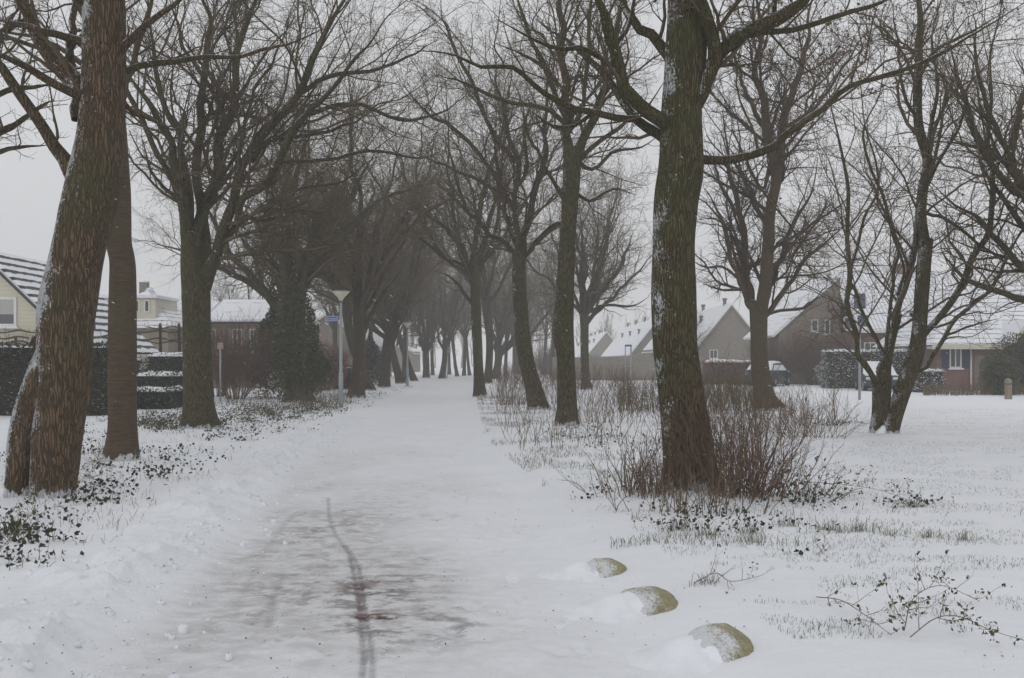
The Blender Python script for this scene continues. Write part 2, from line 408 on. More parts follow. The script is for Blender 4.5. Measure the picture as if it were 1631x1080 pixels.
hh -= .012 * np.maximum(trk, .6 * trk34)
def blob(px, py, rx, ry):
    a = G(px, py); b = G(px + rx, py); c = G(px, py - ry)
    return np.exp(-(((XX - a[0]) / (b[0] - a[0])) ** 2 + ((YY - a[1]) / (c[1] - a[1])) ** 2))
pack = (sst(HW - .1, HW - .7, UU + 0 * XX) * sst(-HW - .12, -HW + .3, UU))
big = fbm(XX * .7, YY * .35, 0, 61, 3)
pack = pack * (.30 + .60 * sst(.42, .70, big)) * sst(26, 9, YY) * (.35 + .65 * sst(1.2, -.1, UU))
pack = np.clip(pack + .75 * blob(430, 900, 90, 90) + .55 * blob(560, 840, 90, 50) + .9 * blob(600, 955, 150, 60), 0, 1)
dirt = .95 * blob(600, 925, 90, 36) + .75 * blob(620, 985, 110, 28) + .42 * blob(470, 930, 60, 40) + .35 * blob(480, 850, 80, 40) + .5 * blob(730, 985, 40, 22) + .25 * blob(540, 830, 60, 40)
dirt = np.clip(dirt * sst(.35, .6, fbm(XX * 4, YY * 6, 0, 71, 3)) + .12 * trk, 0, 1)
track = np.clip(trk * (.5 + .5 * np.exp(-((YY - 7.6) / 2.0) ** 2)) + .45 * trk34, 0, 1)
sb = fbm(XX * 9, YY * 14, 0, 75, 3)
stain = np.clip((1.5 * blob(612, 972, 32, 6) + .75 * blob(572, 924, 62, 9) + .8 * blob(574, 972, 14, 7)) * sst(.22, .42, sb) + .55 * trk * blob(574, 950, 30, 40), 0, 1)
# foot scuffs on the path
for i in range(230):
    a = rng.uniform(5.3, 24); ux = rng.uniform(-1.3, 1.3); x_, y_ = float(pc(a)) + ux, a
    j0, j1 = np.searchsorted(ys, [y_ - .35, y_ + .35]); k0, k1 = np.searchsorted(us, [ux - .3, ux + .3])
    sl = (slice(j0, j1), slice(k0, k1)); th = rng.normal(0, .3)
    xr = (XX[sl] - x_) * math.cos(th) + (YY[sl] - y_) * math.sin(th); yr = -(XX[sl] - x_) * math.sin(th) + (YY[sl] - y_) * math.cos(th)
    g = np.exp(-((xr / .055) ** 4 + (yr / .14) ** 4)); r2 = np.exp(-((xr / .085) ** 4 + (yr / .17) ** 4))
    k = rng.uniform(.4, 1); hh[sl] += k * (-.016 * g + .007 * (r2 - g)); dirt[sl] = np.clip(dirt[sl] + .22 * k * g * (rng.random() < .5), 0, 1)
NY, NU = XX.shape
idx = np.arange(NY * NU).reshape(NY, NU)
quads = np.stack([idx[:-1, :-1], idx[:-1, 1:], idx[1:, 1:], idx[1:, :-1]], -1)
um = (us[:-1] + us[1:]) / 2; ym = (ys[:-1] + ys[1:]) / 2
isp = (np.abs(um)[None, :] < HW - .001) & (ym[:, None] < 160) & (ym[:, None] > -60)
V = np.stack([XX, YY, hh], -1).reshape(-1, 3)
def sub(mask, name):
    q = quads[mask].reshape(-1, 4); use = np.unique(q); mp = np.zeros(NY * NU, int); mp[use] = np.arange(len(use))
    m = MB(); m.add(V[use], mp[q]); m.attr = {k: a.ravel()[use] for k, a in (('pack', pack), ('dirt', dirt), ('track', track), ('stain', stain), ('bank', bk))}
    return tag(m.build(name, M['ground']), kind='structure')
sub(isp, 'path'); sub(~isp, 'snow_ground')

# ------------------------------------------------------------------ branch growing
def cat_rom(pts, n):
    p = np.asarray(pts, float); p = np.concatenate([[2 * p[0] - p[1]], p, [2 * p[-1] - p[-2]]])
    seg = len(p) - 3; tt = np.linspace(0, seg - 1e-6, n); i = tt.astype(int); f = (tt - i)[:, None]
    a, b, c, d = p[i], p[i + 1], p[i + 2], p[i + 3]
    return .5 * (2 * b + (c - a) * f + (2 * a - 5 * b + 4 * c - d) * f**2 + (3 * b - a - 3 * c + d) * f**3)
def unit(v): return v / (np.linalg.norm(v, axis=-1, keepdims=True) + 1e-9)
def grow(P, R, spacing, lenf, ang, K, rmin, g, t0=.12, wig=.18, trop=.06, rk=.55, lmax=9, lmin=.06, taper=.25, maxn=None, flat=None):
    N, Kp, _ = P.shape
    L = np.linalg.norm(np.diff(P, axis=1), axis=2).sum(1)
    cnt = np.maximum(1, np.floor(L * (1 - t0) / spacing + g.random(N))).astype(int)
    pid = np.repeat(np.arange(N), cnt); n = len(pid)
    if n == 0: return P[:0], R[:0]
    order = np.arange(n) - np.repeat(np.cumsum(cnt) - cnt, cnt)
    t = t0 + (1 - t0) * (order + g.random(n)) / np.repeat(cnt, cnt); t = np.minimum(t, .995)
    s = t * (Kp - 1); i = np.minimum(s.astype(int), Kp - 2); f = (s - i)[:, None]
    pos = P[pid, i] * (1 - f) + P[pid, i + 1] * f; rr = R[pid, i] * (1 - f[:, 0]) + R[pid, i + 1] * f[:, 0]
    d = unit(P[pid, i + 1] - P[pid, i])
    perp = unit(np.cross(d, g.normal(size=(n, 3)))); 
    a = np.radians(ang) * (1 + .25 * g.normal(size=n)); a = np.clip(a, .2, 1.6) * (1 - .35 * t)
    dr = unit(np.cos(a)[:, None] * d + np.sin(a)[:, None] * perp + np.array([0, 0, trop * 2.5]))
    ln = np.clip(L[pid] * lenf * (1.15 - .6 * t) * g.uniform(.55, 1.25, n), lmin, lmax)
    r0 = np.clip(np.minimum(rr * rk, ln * .016 + rmin), rmin, None)
    Q = np.zeros((n, K, 3)); Q[:, 0] = pos; st = (ln / (K - 1))[:, None]
    for k in range(1, K):
        dr = unit(dr + g.normal(size=(n, 3)) * wig + np.array([0, 0, trop])); Q[:, k] = Q[:, k - 1] + dr * st
    RR = r0[:, None] * np.linspace(1, taper, K)[None]; RR = np.maximum(RR, rmin * .6)
    return Q, RR
def crown_mesh(P, R, g, lv, rmin, dens=1.0, mb=None):
    """levels of side branches on limbs P; returns mesh and twig tips"""
    mb = mb or MB()
    Q, S = grow(P, R, .40 / dens, .54, 46, 9, rmin * 1.5, g, wig=.21, trop=.055, lmax=3.6, t0=.12, rk=.42); mb.tubes(Q, S, 5)
    Q2, S2 = grow(Q, S, .20 / dens, .48, 50, 6, rmin * 1.0, g, wig=.27, trop=.025, lmax=1.6, t0=.10); mb.tubes(Q2, S2, 3)
    tips = Q2
    if lv > 2:
        Q3, S3 = grow(Q2, S2, .115 / dens, .55, 55, 4, rmin * .75, g, wig=.32, trop=-.005, lmax=.8, t0=.1); mb.tubes(Q3, S3, 3); tips = Q3
    if lv > 3:
        Q4, S4 = grow(Q3, S3, .10 / dens, .5, 40, 3, rmin * .8, g, wig=.2, trop=.04, lmax=.28, t0=.1); mb.tubes(Q4, S4, 3); tips = Q4
    return mb, tips
def leaves(mb, pts, size, g, asp=.7, up=0.0, mi=0):
    """one folded leaf (two quads) at each point"""
    n = len(pts); a = unit(g.normal(size=(n, 3))); nrm = unit(g.normal(size=(n, 3)) + np.array([0, 0, up]))
    a = unit(np.cross(nrm, a)); b = np.cross(nrm, a); s = (size * g.uniform(.6, 1.35, n))[:, None]
    p = np.asarray(pts); f = nrm * s * .18
    v = np.stack([p, p + a * s * .5 + b * s * asp * .5 + f, p + a * s, p + a * s * .5 - b * s * asp * .5 + f], 1)
    q = np.arange(n)[:, None] * 4
    mb.add(v.reshape(-1, 3), None, np.concatenate([q + [0, 1, 2], q + [0, 2, 3]]), mi)
def trunk_mesh(mb, pts, S=28, flare=0.35, lump=.06, seed=0, per_m=9, flare_h=.35, fork=False):
    """pts: rows x,y,z,r. bark-lumped tapering tube with root flare"""
    p = np.asarray(pts, float); L = np.linalg.norm(np.diff(p[:, :3], axis=0), axis=1).sum()
    K = int(max(10, min(160, L * per_m))); c = cat_rom(p, K); P, R = c[:, :3], np.maximum(c[:, 3], .004)
    T = unit(np.gradient(P, axis=0)); ref = np.array([0, 1.0, 0]); U = unit(np.cross(ref, T)); Vv = np.cross(T, U)
    a = np.arange(S) * 2 * np.pi / S
    hz = P[:, 2] - P[0, 2]; ca, sa = np.cos(a), np.sin(a)
    fl = flare * np.exp(-np.maximum(hz, 0) / flare_h)[:, None] * (.55 + .9 * vn(ca[None] * 2.2 + seed * 3.1, sa[None] * 2.2, 0, seed)) if flare else 0
    nz = (fbm(ca[None] * 1.3 + seed * 7.7, sa[None] * 1.3, P[:, 2:3] * 1.3, seed + 3, 3) - .5) * 2 * lump * 2
    rid = (vn(ca[None] * 5 + seed, sa[None] * 5, P[:, 2:3] * .8, seed + 9) - .5) * lump * 1.3
    rr = R[:, None] * (1 + fl + nz + rid)
    v = P[:, None] + rr[..., None] * (ca[None, :, None] * U[:, None] + sa[None, :, None] * Vv[:, None])
    k = np.arange(K - 1)[:, None] * S; j = np.arange(S)[None]; j2 = (j + 1) % S
    q = np.stack([k + j, k + j2, k + S + j2, k + S + j], -1).reshape(-1, 4)
    cc = np.arange(1, S - 1); o = (K - 1) * S
    t = np.stack([np.full_like(cc, o), o + cc, o + cc + 1], -1)
    mb.add(v.reshape(-1, 3), q, t)
    return P, R
def px_pts(pts, d, dd=0.0, r0=None, pw=1.0):
    """rows (px,py,rpx) at depth d; depth runs to d+dd along the limb"""
    out = []; n = len(pts)
    rs = [p[2] if len(p) > 2 else None for p in pts]
    known = [i for i, r in enumerate(rs) if r is not None]
    rs = np.interp(range(n), known, [rs[i] for i in known])
    if rs[-1] == rs[known[-1]] and known[-1] < n - 1: rs[known[-1] + 1:] *= np.linspace(.9, .6, n - 1 - known[-1])
    for i, p in enumerate(pts):
        D = d + dd * (i / (n - 1)) ** pw; x = W(p[0], p[1], D); out.append([*x, rs[i] * d / F])
    return np.array(out)
def auto_limbs(top, rt, n, length, g, el=(48, 78), zlo=1.4, axis=None, spread=1.0, az0=None):
    out = []
    a0 = g.random() * 6.28 if az0 is None else az0
    for k in range(n):
        az = a0 + k * 2.4 + g.normal() * .25; e = math.radians(g.uniform(*el)); 
        if k == 0: e = math.radians(84)
        ln = length * g.uniform(.75, 1.1) * (1.0 if k == 0 else .92)
        t = g.random() * zlo if k else 0; pos = np.array(top, float) - np.array([0, 0, t])
        d = np.array([math.cos(az) * math.cos(e), math.sin(az) * math.cos(e), math.sin(e)]); pts = []
        r0 = rt * g.uniform(.42, .62) * (1.15 if k == 0 else 1)
        K = 8
        for i in range(K):
            pts.append([*pos, r0 * (1 - .8 * i / (K - 1))]); d = unit(d + g.normal(size=3) * .13 + np.array([0, 0, .09 * spread])); pos = pos + d * ln / (K - 1)
        out.append(np.array(pts))
    return out
def make_tree(label, base, trunk, limbs, seed, mat='bark', lv=3, rmin=.004, dens=1.0, name='bare_tree', cat='tree', group='bare trees along the snowy path',
              twmat='twig', S=28, flare=.35, lump=.06, extra_trunks=(), per_m=9, flare_h=.35, dead=0, snowfoot=0, limbparts=True, sink=.12):
    g = np.random.default_rng(seed)
    trunk = np.array(trunk, float); 
    z0 = H(base[0], base[1]); root = thing(name, (base[0], base[1], z0), label, cat, group)
    t0 = trunk[0].copy(); t0[2] = z0 - sink; trunk = np.concatenate([[t0], trunk[0:1] + [0, 0, z0 + .02 - trunk[0][2], 0], trunk[1:]]) if trunk[1][2] > z0 + .06 else trunk
    mb = MB(); trunk_mesh(mb, trunk, S, flare, lump, seed, per_m, flare_h)
    for e in extra_trunks:
        e = np.array(e); e[0, 2] = min(e[0, 2], z0 - .12); trunk_mesh(mb, e, max(12, S * 2 // 3), .2, lump * 1.4, seed + 5, per_m, flare_h)
    mb.build('trunk', M[mat], root)
    K = 14; LP, LR = [], []
    for l in limbs:
        l = np.array(l, float); c = cat_rom(l, K); c[:, 3] = np.maximum(c[:, 3] * .84 * np.interp(np.arange(K), [0, K * .65, K - 1], [1, 1, .3]), rmin * .8)
        jit = g.normal(size=(K, 3)) * (np.linalg.norm(l[-1, :3] - l[0, :3]) * .006); jit[0] = 0; c[:, :3] += jit
        LP.append(c[:, :3]); LR.append(c[:, 3])
        m = MB(); trunk_mesh(m, c, 12 if S > 20 else 8, 0, .07, seed + len(LP), 6); m.build('limb', M[mat], root)
    LP = np.array(LP); LR = np.array(LR)
    m, tips = crown_mesh(LP, LR, g, lv, rmin, dens)
    m.build('crown', M[twmat], root)
    if dead:
        m = MB(); t = tips[g.integers(0, len(tips), dead * 3)]; 
        cl = fbm(t[:, -1, 0] * .8, t[:, -1, 1] * .8, t[:, -1, 2] * .8, 3, 2); t = t[cl > np.quantile(cl, .66)]
        leaves(m, np.concatenate([t[:, -1], t[:, 1]]), .035, g); m.build('dead_leaves', M['deadl'], root)
    return root
# ------------------------------------------------------------------ the near, traced trees
def ltr(d, specs, seed):
    g = np.random.default_rng(seed + 900); out = []
    for s in specs:
        pts, dd = (s[0], s[1]) if isinstance(s, tuple) and isinstance(s[1], (int, float)) else (s, None)
        ln = sum(math.hypot(a[0] - b[0], a[1] - b[1]) for a, b in zip(pts[:-1], pts[1:])) * d / F
        if dd is None: dd = g.uniform(-.45, .45) * ln
        dd = max(dd, -d * .4); out.append(px_pts(pts, d, dd, pw=1.2))
    return out
# left foreground tree with a torn trunk
d = 12.1
tr = px_pts([(84, 805, 28), (92, 700, 37), (102, 600, 40), (106, 500, 43), (125, 400, 41), (147, 300, 43), (160, 220, 38), (166, 100, 34), (166, 0, 33), (168, -150, 28), (172, -330, 20)], d)
but = px_pts([(26, 790, 17), (36, 700, 21), (58, 620, 22), (86, 545, 20), (100, 480, 14)], d, -.1)
but2 = px_pts([(112, 800, 12), (112, 720, 16), (120, 600, 18), (128, 480, 16), (140, 380, 12)], d - .18, .1)
lm = ltr(d, [([(118, 285, 15), (105, 258, 14), (75, 215, 11), (45, 165, 10), (15, 120, 9), (-20, 85, 8), (-90, 40, 5)], -.4),
    ([(150, 190, 18), (130, 148, 19), (93, 107, 18), (67, 70, 15), (48, 30, 13), (33, 0, 12), (10, -70, 9), (-20, -170, 5)], .8),
    ([(159, 170, 9), (122, 152, 8), (74, 126, 7), (37, 104, 6), (0, 89, 5), (-60, 60, 3)], -1.2),
    ([(190, 85, 9), (202, 68, 8), (237, 37, 6), (274, 11, 5), (320, -30, 3)], -.5),
    ([(190, 116, 8), (205, 110, 7), (259, 98, 6), (315, 92, 5), (370, 89, 4), (437, 78, 3.5), (478, 66, 3), (530, 38, 1.5)], 1.2),
    ([(122, 190, 10), (118, 130, 9), (114, 60, 7), (120, 0, 6), (126, -90, 4)], 1.0),
    ([(140, 70, 9), (100, 55, 8), (60, 46, 7), (20, 36, 6), (-40, 15, 4)], .6),
    ([(190, 150, 6), (205, 175, 5), (240, 190, 4), (270, 205, 2.5), (300, 200, 1.5)], .6),
    ([(150, 20, 9), (110, -20, 8), (50, -60, 6), (-20, -110, 4)], -1.0),
    ([(180, 0, 11), (215, -50, 9), (270, -110, 7), (350, -160, 4)], -1.5),
    ([(168, -150, 14), (150, -260, 10), (120, -380, 5)], 0.5), ([(178, -250, 12), (230, -330, 9), (290, -430, 4)], 0.5)], 1)
make_tree('thick old leaning tree at left with torn brown bark and snow on one side', G(78, 800)[:2], tr, lm, 11, 'barkL', lv=4, rmin=.0028, S=64, flare=.30, lump=.05,
          extra_trunks=[but], per_m=16, dens=.85, group='large foreground trees')
def burl(root, px, py, d, r, seed, cut=True, dirx=-.6):
    c = W(px, py, d); g = np.random.default_rng(seed); m = MB(); P = np.array([c + np.array([-dirx * .1, .12, 0]), c, c + np.array([dirx * .06, -.05, .02]), c + np.array([dirx * .09, -.075, .03])]); m.tubes(P, np.array([r * 1.5, r * 1.25, r, r * .7]), 18, True); b = m.build('burl', M['barkL'], root)
    if cut:
        m = MB(); m.tubes(np.array([c + np.array([dirx * .09, -.075, .03]), c + np.array([dirx * .095, -.082, .032])]), np.array([r * .66, r * .62]), 18, True); m.build('cut_face', M['wood'], b)
root_l1 = [o for o in C.objects if o.name == 'bare_tree'][0]
burl(root_l1, 64, 545, 12.05, .07, 4, False, -.9)
# cherry-barked trunk behind it
d = 16.4
tr = px_pts([(193, 742, 26), (195, 690, 22), (195, 600, 22), (196, 500, 22), (195, 420, 20), (190, 380, 20), (192, 300, 16), (186, 200, 14), (176, 100, 12), (166, 0, 11), (150, -160, 8)], d, .8)
lm = ltr(d, [([(184, 200, 9), (205, 120, 6), (230, 40, 5), (260, -60, 3)]), ([(178, 120, 8), (140, 50, 6), (110, -40, 5), (90, -140, 3)]), ([(166, 0, 8), (200, -80, 6), (220, -180, 3)]), ([(180, 140, 6), (100, 80, 5), (40, 55, 3.5), (-30, 45, 2)])], 2)
make_tree('smooth reddish brown trunk with horizontal rings just right of the torn leaning tree', G(193, 742)[:2], tr, lm, 12, 'barkC', lv=3, rmin=.0035, S=40, flare=.22, lump=.06, per_m=14, twmat='twigr')
# fan-shaped tree
d = 24.7
tr = px_pts([(319, 687, 29), (317, 655, 24), (315, 600, 22), (314, 520, 22), (312, 460, 22), (307, 420, 18), (301, 370, 12)], d)
lm = ltr(d, [[(300, 410, 13), (292, 340, 12), (284, 290, 11), (274, 240, 8), (259, 207, 7), (237, 167, 6), (207, 122, 4), (180, 60, 3)],
    [(296, 400, 8), (287, 330, 8), (274, 293, 7), (241, 223, 6), (207, 148, 5), (196, 110, 4), (180, 40, 2.5)],
    [(306, 420, 14), (298, 330, 10), (293, 252, 9), (281, 200, 7), (256, 148, 6), (244, 93, 5), (241, 37, 4), (236, -30, 3)],
    [(316, 440, 14), (318, 340, 12), (314, 259, 10), (316, 185, 10), (326, 122, 8), (330, 56, 7), (315, -10, 6), (310, -80, 4)],
    [(322, 440, 15), (326, 370, 13), (330, 312, 13), (348, 259, 12), (363, 193, 11), (374, 130, 9), (385, 74, 8), (400, 30, 7), (418, -20, 5), (430, -90, 3)],
    [(324, 460, 17), (338, 420, 15), (346, 388, 12), (363, 333, 11), (400, 259, 9), (444, 193, 8), (474, 148, 8), (500, 93, 7), (530, 37, 6), (555, -10, 5), (590, -80, 3)],
    [(345, 420, 9), (370, 370, 8), (400, 315, 8), (437, 259, 8), (481, 185, 7), (519, 159, 5), (560, 104, 4), (600, 50, 3), (650, 0, 2)],
    [(363, 193, 6), (330, 130, 5), (300, 90, 4), (280, 30, 3), (262, -30, 2)],
    [(400, 259, 5), (430, 225, 4.5), (500, 215, 4), (560, 195, 3), (640, 150, 2)],
    [(345, 300, 4), (385, 230, 4), (400, 150, 3), (440, 90, 3), (460, 20, 2)],
    [(300, 330, 5), (262, 300, 4), (240, 270, 3), (225, 215, 2)],
    [(372, 365, 4), (420, 330, 4), (480, 300, 3.5), (540, 290, 3), (600, 250, 2)],
    [(385, 345, 4), (430, 350, 4), (480, 335, 3), (530, 340, 2)],
    [(474, 148, 6), (530, 120, 5), (600, 110, 4), (660, 85, 2.5), (700, 60, 1.5)], [(480, 187, 5), (560, 165, 4.5), (640, 190, 3.5), (700, 180, 2.5), (745, 150, 1.5)], [(437, 262, 4.5), (520, 255, 4), (590, 240, 3.5), (660, 250, 2.5), (710, 240, 1.5)]], 3)
lm = [l * np.array([1, 1, 1, .86]) for l in lm]
make_tree('tall mossy tree left of the path whose stems fan out like a broom', G(319, 687)[:2], tr, lm, 13, 'bark', lv=3, rmin=.005, S=36, flare=.30, lump=.05, dens=.84, group='large foreground trees')
# big right tree
d = 12.65
tr = px_pts([(1100, 795, 42), (1098, 740, 38), (1092, 680, 37), (1082, 600, 36), (1075, 540, 35), (1073, 460, 34), (1073, 400, 33), (1077, 320, 35), (1084, 270, 36), (1085, 220, 33), (1087, 160, 31), (1092, 100, 32), (1094, 40, 30), (1092, -40, 27), (1086, -180, 22), (1080, -320, 15)], d)
lm = ltr(d, [([(1105, 130, 16), (1128, 118, 15), (1146, 82, 13), (1165, 68, 13), (1196, 48, 13), (1233, 33, 13), (1270, 8, 12), (1300, -20, 10), (1380, -90, 7)], -.5),
    ([(1186, 56, 6), (1207, 53, 6), (1281, 46, 5.5), (1341, 22, 5), (1407, 0, 4), (1470, -40, 3)], .5),
    ([(1098, 200, 8), (1122, 140, 13), (1137, 98, 13), (1132, 50, 13), (1116, 5, 12), (1105, -60, 10), (1110, -180, 7)], -.5),
    ([(1100, 250, 10), (1125, 260, 9), (1178, 252, 8), (1233, 233, 7.5), (1270, 207, 7), (1300, 178, 6.5), (1330, 156, 6), (1385, 126, 5.5), (1441, 115, 5), (1489, 85, 5), (1533, 70, 4.5), (1570, 41, 4), (1635, 0, 3)], 1.6),
    ([(1080, 225, 16), (1067, 200, 14), (1036, 180, 13), (1011, 159, 12), (989, 126, 11), (978, 74, 11), (963, 30, 10), (946, -10, 9), (920, -90, 6)], -1.0),
    ([(1070, 235, 13), (1050, 213, 11), (1018, 194, 9), (992, 166, 8), (967, 126, 7), (937, 93, 6), (900, 66, 5), (850, 30, 3)], .9),
    ([(1020, 196, 7), (1000, 189, 7), (944, 181, 6.5), (889, 159, 6), (852, 137, 5), (815, 111, 4.5), (767, 107, 4), (722, 89, 3.5), (659, 78, 2)], -.9),
    ([(1075, 100, 13), (1059, 79, 11), (1018, 41, 9), (996, 15, 8), (970, -25, 6), (930, -90, 4)], 1.0),
    ([(989, 126, 6), (960, 95, 5), (930, 78, 5), (890, 78, 4), (840, 60, 3), (790, 30, 2)], -.7),
    ([(978, 74, 5), (1000, 40, 4), (1010, 0, 3), (1015, -60, 2)], .5),
    ([(1233, 30, 5), (1232, -10, 5), (1228, -70, 3)], .4),
    ([(1085, 20, 14), (1060, -60, 11), (1020, -160, 7)], .8), ([(1095, -60, 14), (1140, -150, 10), (1200, -250, 6)], .6),
    ([(944, 181, 4), (915, 200, 3.5), (880, 200, 3), (845, 175, 2)], -.5)], 4)
make_tree('thickest mossy tree right of the path, rising from a clump of brushwood', G(1100, 795)[:2], tr, lm, 14, 'barkR', lv=4, rmin=.003, S=64, flare=.34, lump=.04, per_m=14, dens=.95, dead=900, group='large foreground trees')
# slim trees right of the path
d = 25.2
tr = px_pts([(903, 684, 19), (903, 650, 16), (901, 570, 15), (897, 530, 17), (899, 490, 15), (903, 400, 13), (908, 320, 13), (911, 260, 14), (910, 235, 13)], d)
lm = ltr(d, [[(908, 260, 10), (904, 200, 9), (899, 150, 8), (898, 100, 7), (893, 20, 6), (890, -60, 5), (885, -160, 3)],
    [(914, 260, 10), (922, 235, 9), (945, 190, 8), (962, 150, 7), (974, 100, 6), (985, 40, 5), (992, -30, 4), (1000, -120, 2.5)],
    [(915, 265, 6), (930, 245, 5), (960, 222, 4.5), (1000, 192, 3.5), (1030, 170, 2.5), (1060, 130, 2)],
    [(902, 330, 4), (892, 305, 4), (876, 279, 3.5), (858, 245, 3), (840, 210, 3), (826, 160, 2)],
    [(902, 190, 5), (880, 140, 5), (855, 80, 4), (830, 20, 3), (815, -50, 2)],
    [(903, 215, 5), (930, 160, 4), (935, 90, 4), (940, 10, 3), (945, -70, 2)],
    [(903, 200, 5), (860, 170, 4.5), (800, 160, 4), (740, 130, 3), (700, 120, 2)], [(912, 250, 5), (945, 270, 4), (980, 240, 3), (1020, 235, 2), (1050, 215, 1.5)], [(908, 300, 4), (940, 320, 3), (975, 300, 2.5), (1010, 310, 1.5)],
    [(899, 150, 4), (870, 110, 3.5), (840, 90, 3), (790, 70, 2)], [(900, 360, 3), (888, 355, 3), (872, 365, 2.5), (850, 385, 2), (840, 395, 1.4)]], 5)
make_tree('straight slender trunk with a small bulge, between the thickest tree and the leaning one', G(903, 684)[:2], tr, lm, 15, 'bark', lv=3, rmin=.005, S=28, flare=.2, lump=.05, per_m=8, dens=.925)
d = 34.0
tr = px_pts([(857, 656, 15), (849, 615, 12.5), (839, 575, 12), (832, 530, 12), (828, 470, 11), (827, 430, 11), (827, 402, 11)], d)
lm = ltr(d, [[(823, 412, 6), (815, 397, 5), (800, 383, 5), (777, 369, 4.5), (750, 340, 4), (720, 315, 3), (690, 290, 2)],
    [(825, 410, 7), (823, 380, 6), (821, 320, 5), (821, 260, 5), (808, 210, 4), (795, 140, 3), (785, 80, 2)],
    [(830, 410, 8), (833, 380, 7), (845, 330, 6), (858, 290, 6), (866, 255, 5), (868, 200, 4), (872, 130, 3), (880, 60, 2)],
    [(832, 415, 5), (848, 392, 5), (866, 376, 4), (885, 362, 3), (910, 350, 2), (935, 320, 1.5)],
    [(823, 390, 5), (808, 350, 4), (800, 300, 3.5), (790, 250, 3), (775, 190, 2)], [(820, 300, 4), (840, 270, 3.5), (835, 210, 3), (850, 150, 2)],
    [(800, 300, 4.5), (760, 240, 4), (715, 200, 3.5), (670, 170, 2.5), (640, 130, 1.5)], [(821, 260, 4.5), (780, 200, 4), (750, 130, 3.5), (720, 70, 3), (700, 0, 2)], [(822, 330, 4), (770, 290, 4), (700, 260, 3), (650, 240, 2)],
    [(745, 337, 3), (730, 300, 3), (722, 260, 2), (705, 210, 1.5)]], 6)
make_tree('dark leaning tree bending left above its foot, right of the path', G(857, 656)[:2], tr, lm, 16, 'bark', lv=3, rmin=.006, S=24, flare=.25, lump=.06, per_m=6, dens=.922)
# two-stemmed tree at right centre
d = 34.0
tr = px_pts([(1221, 658, 22), (1216, 630, 16), (1211, 590, 14), (1209, 550, 13), (1208, 500, 14), (1208, 480, 15)], d)
lm = ltr(d, [[(1206, 490, 11), (1196, 480, 10), (1191, 450, 9), (1186, 410, 8), (1180, 350, 6), (1166, 300, 5), (1160, 240, 4), (1150, 170, 3)],
    [(1213, 500, 12), (1217, 470, 12), (1218, 400, 11), (1228, 340, 10), (1233, 296, 9), (1228, 240, 8), (1214, 180, 7), (1208, 100, 6), (1206, 30, 5), (1200, -60, 3)],
    [(1230, 330, 8), (1240, 278, 8), (1248, 204, 7), (1262, 150, 6), (1280, 90, 5), (1292, 30, 4), (1310, -50, 3)],
    [(1192, 478, 6), (1185, 458, 6), (1176, 444, 5), (1163, 415, 4.5), (1158, 380, 4), (1140, 330, 3), (1122, 300, 2)],
    [(1219, 480, 6), (1228, 455, 6), (1240, 420, 5), (1252, 395, 5), (1268, 350, 4), (1290, 310, 3), (1305, 250, 2)],
    [(1216, 505, 5), (1228, 493, 5), (1245, 470, 5), (1262, 448, 4), (1272, 430, 4), (1290, 405, 3.5), (1318, 385, 3), (1345, 360, 2)],
    [(1218, 503, 4), (1240, 495, 3), (1275, 491, 3), (1297, 478, 2), (1310, 460, 1.5)],
    [(1176, 444, 3), (1150, 425, 2.5), (1125, 425, 2), (1100, 415, 1.5)], [(1186, 460, 3), (1150, 462, 2), (1120, 452, 1.5)],
    [(1214, 200, 5), (1190, 150, 4), (1170, 90, 3), (1150, 20, 2)], [(1230, 250, 5), (1215, 300, 3), (1190, 260, 3), (1165, 200, 2)],
    [(1248, 204, 4), (1300, 170, 3), (1340, 110, 2.5), (1380, 50, 2)], [(1181, 350, 3), (1150, 300, 2.5), (1135, 240, 2)]], 7)
make_tree('reddish brown tree dividing into two main stems, in the shrubs right of the thickest tree', G(1221, 658)[:2], tr, lm, 17, 'barkC', lv=3, rmin=.006, S=28, flare=.35, lump=.05, dead=300, twmat='twigr', dens=.92)
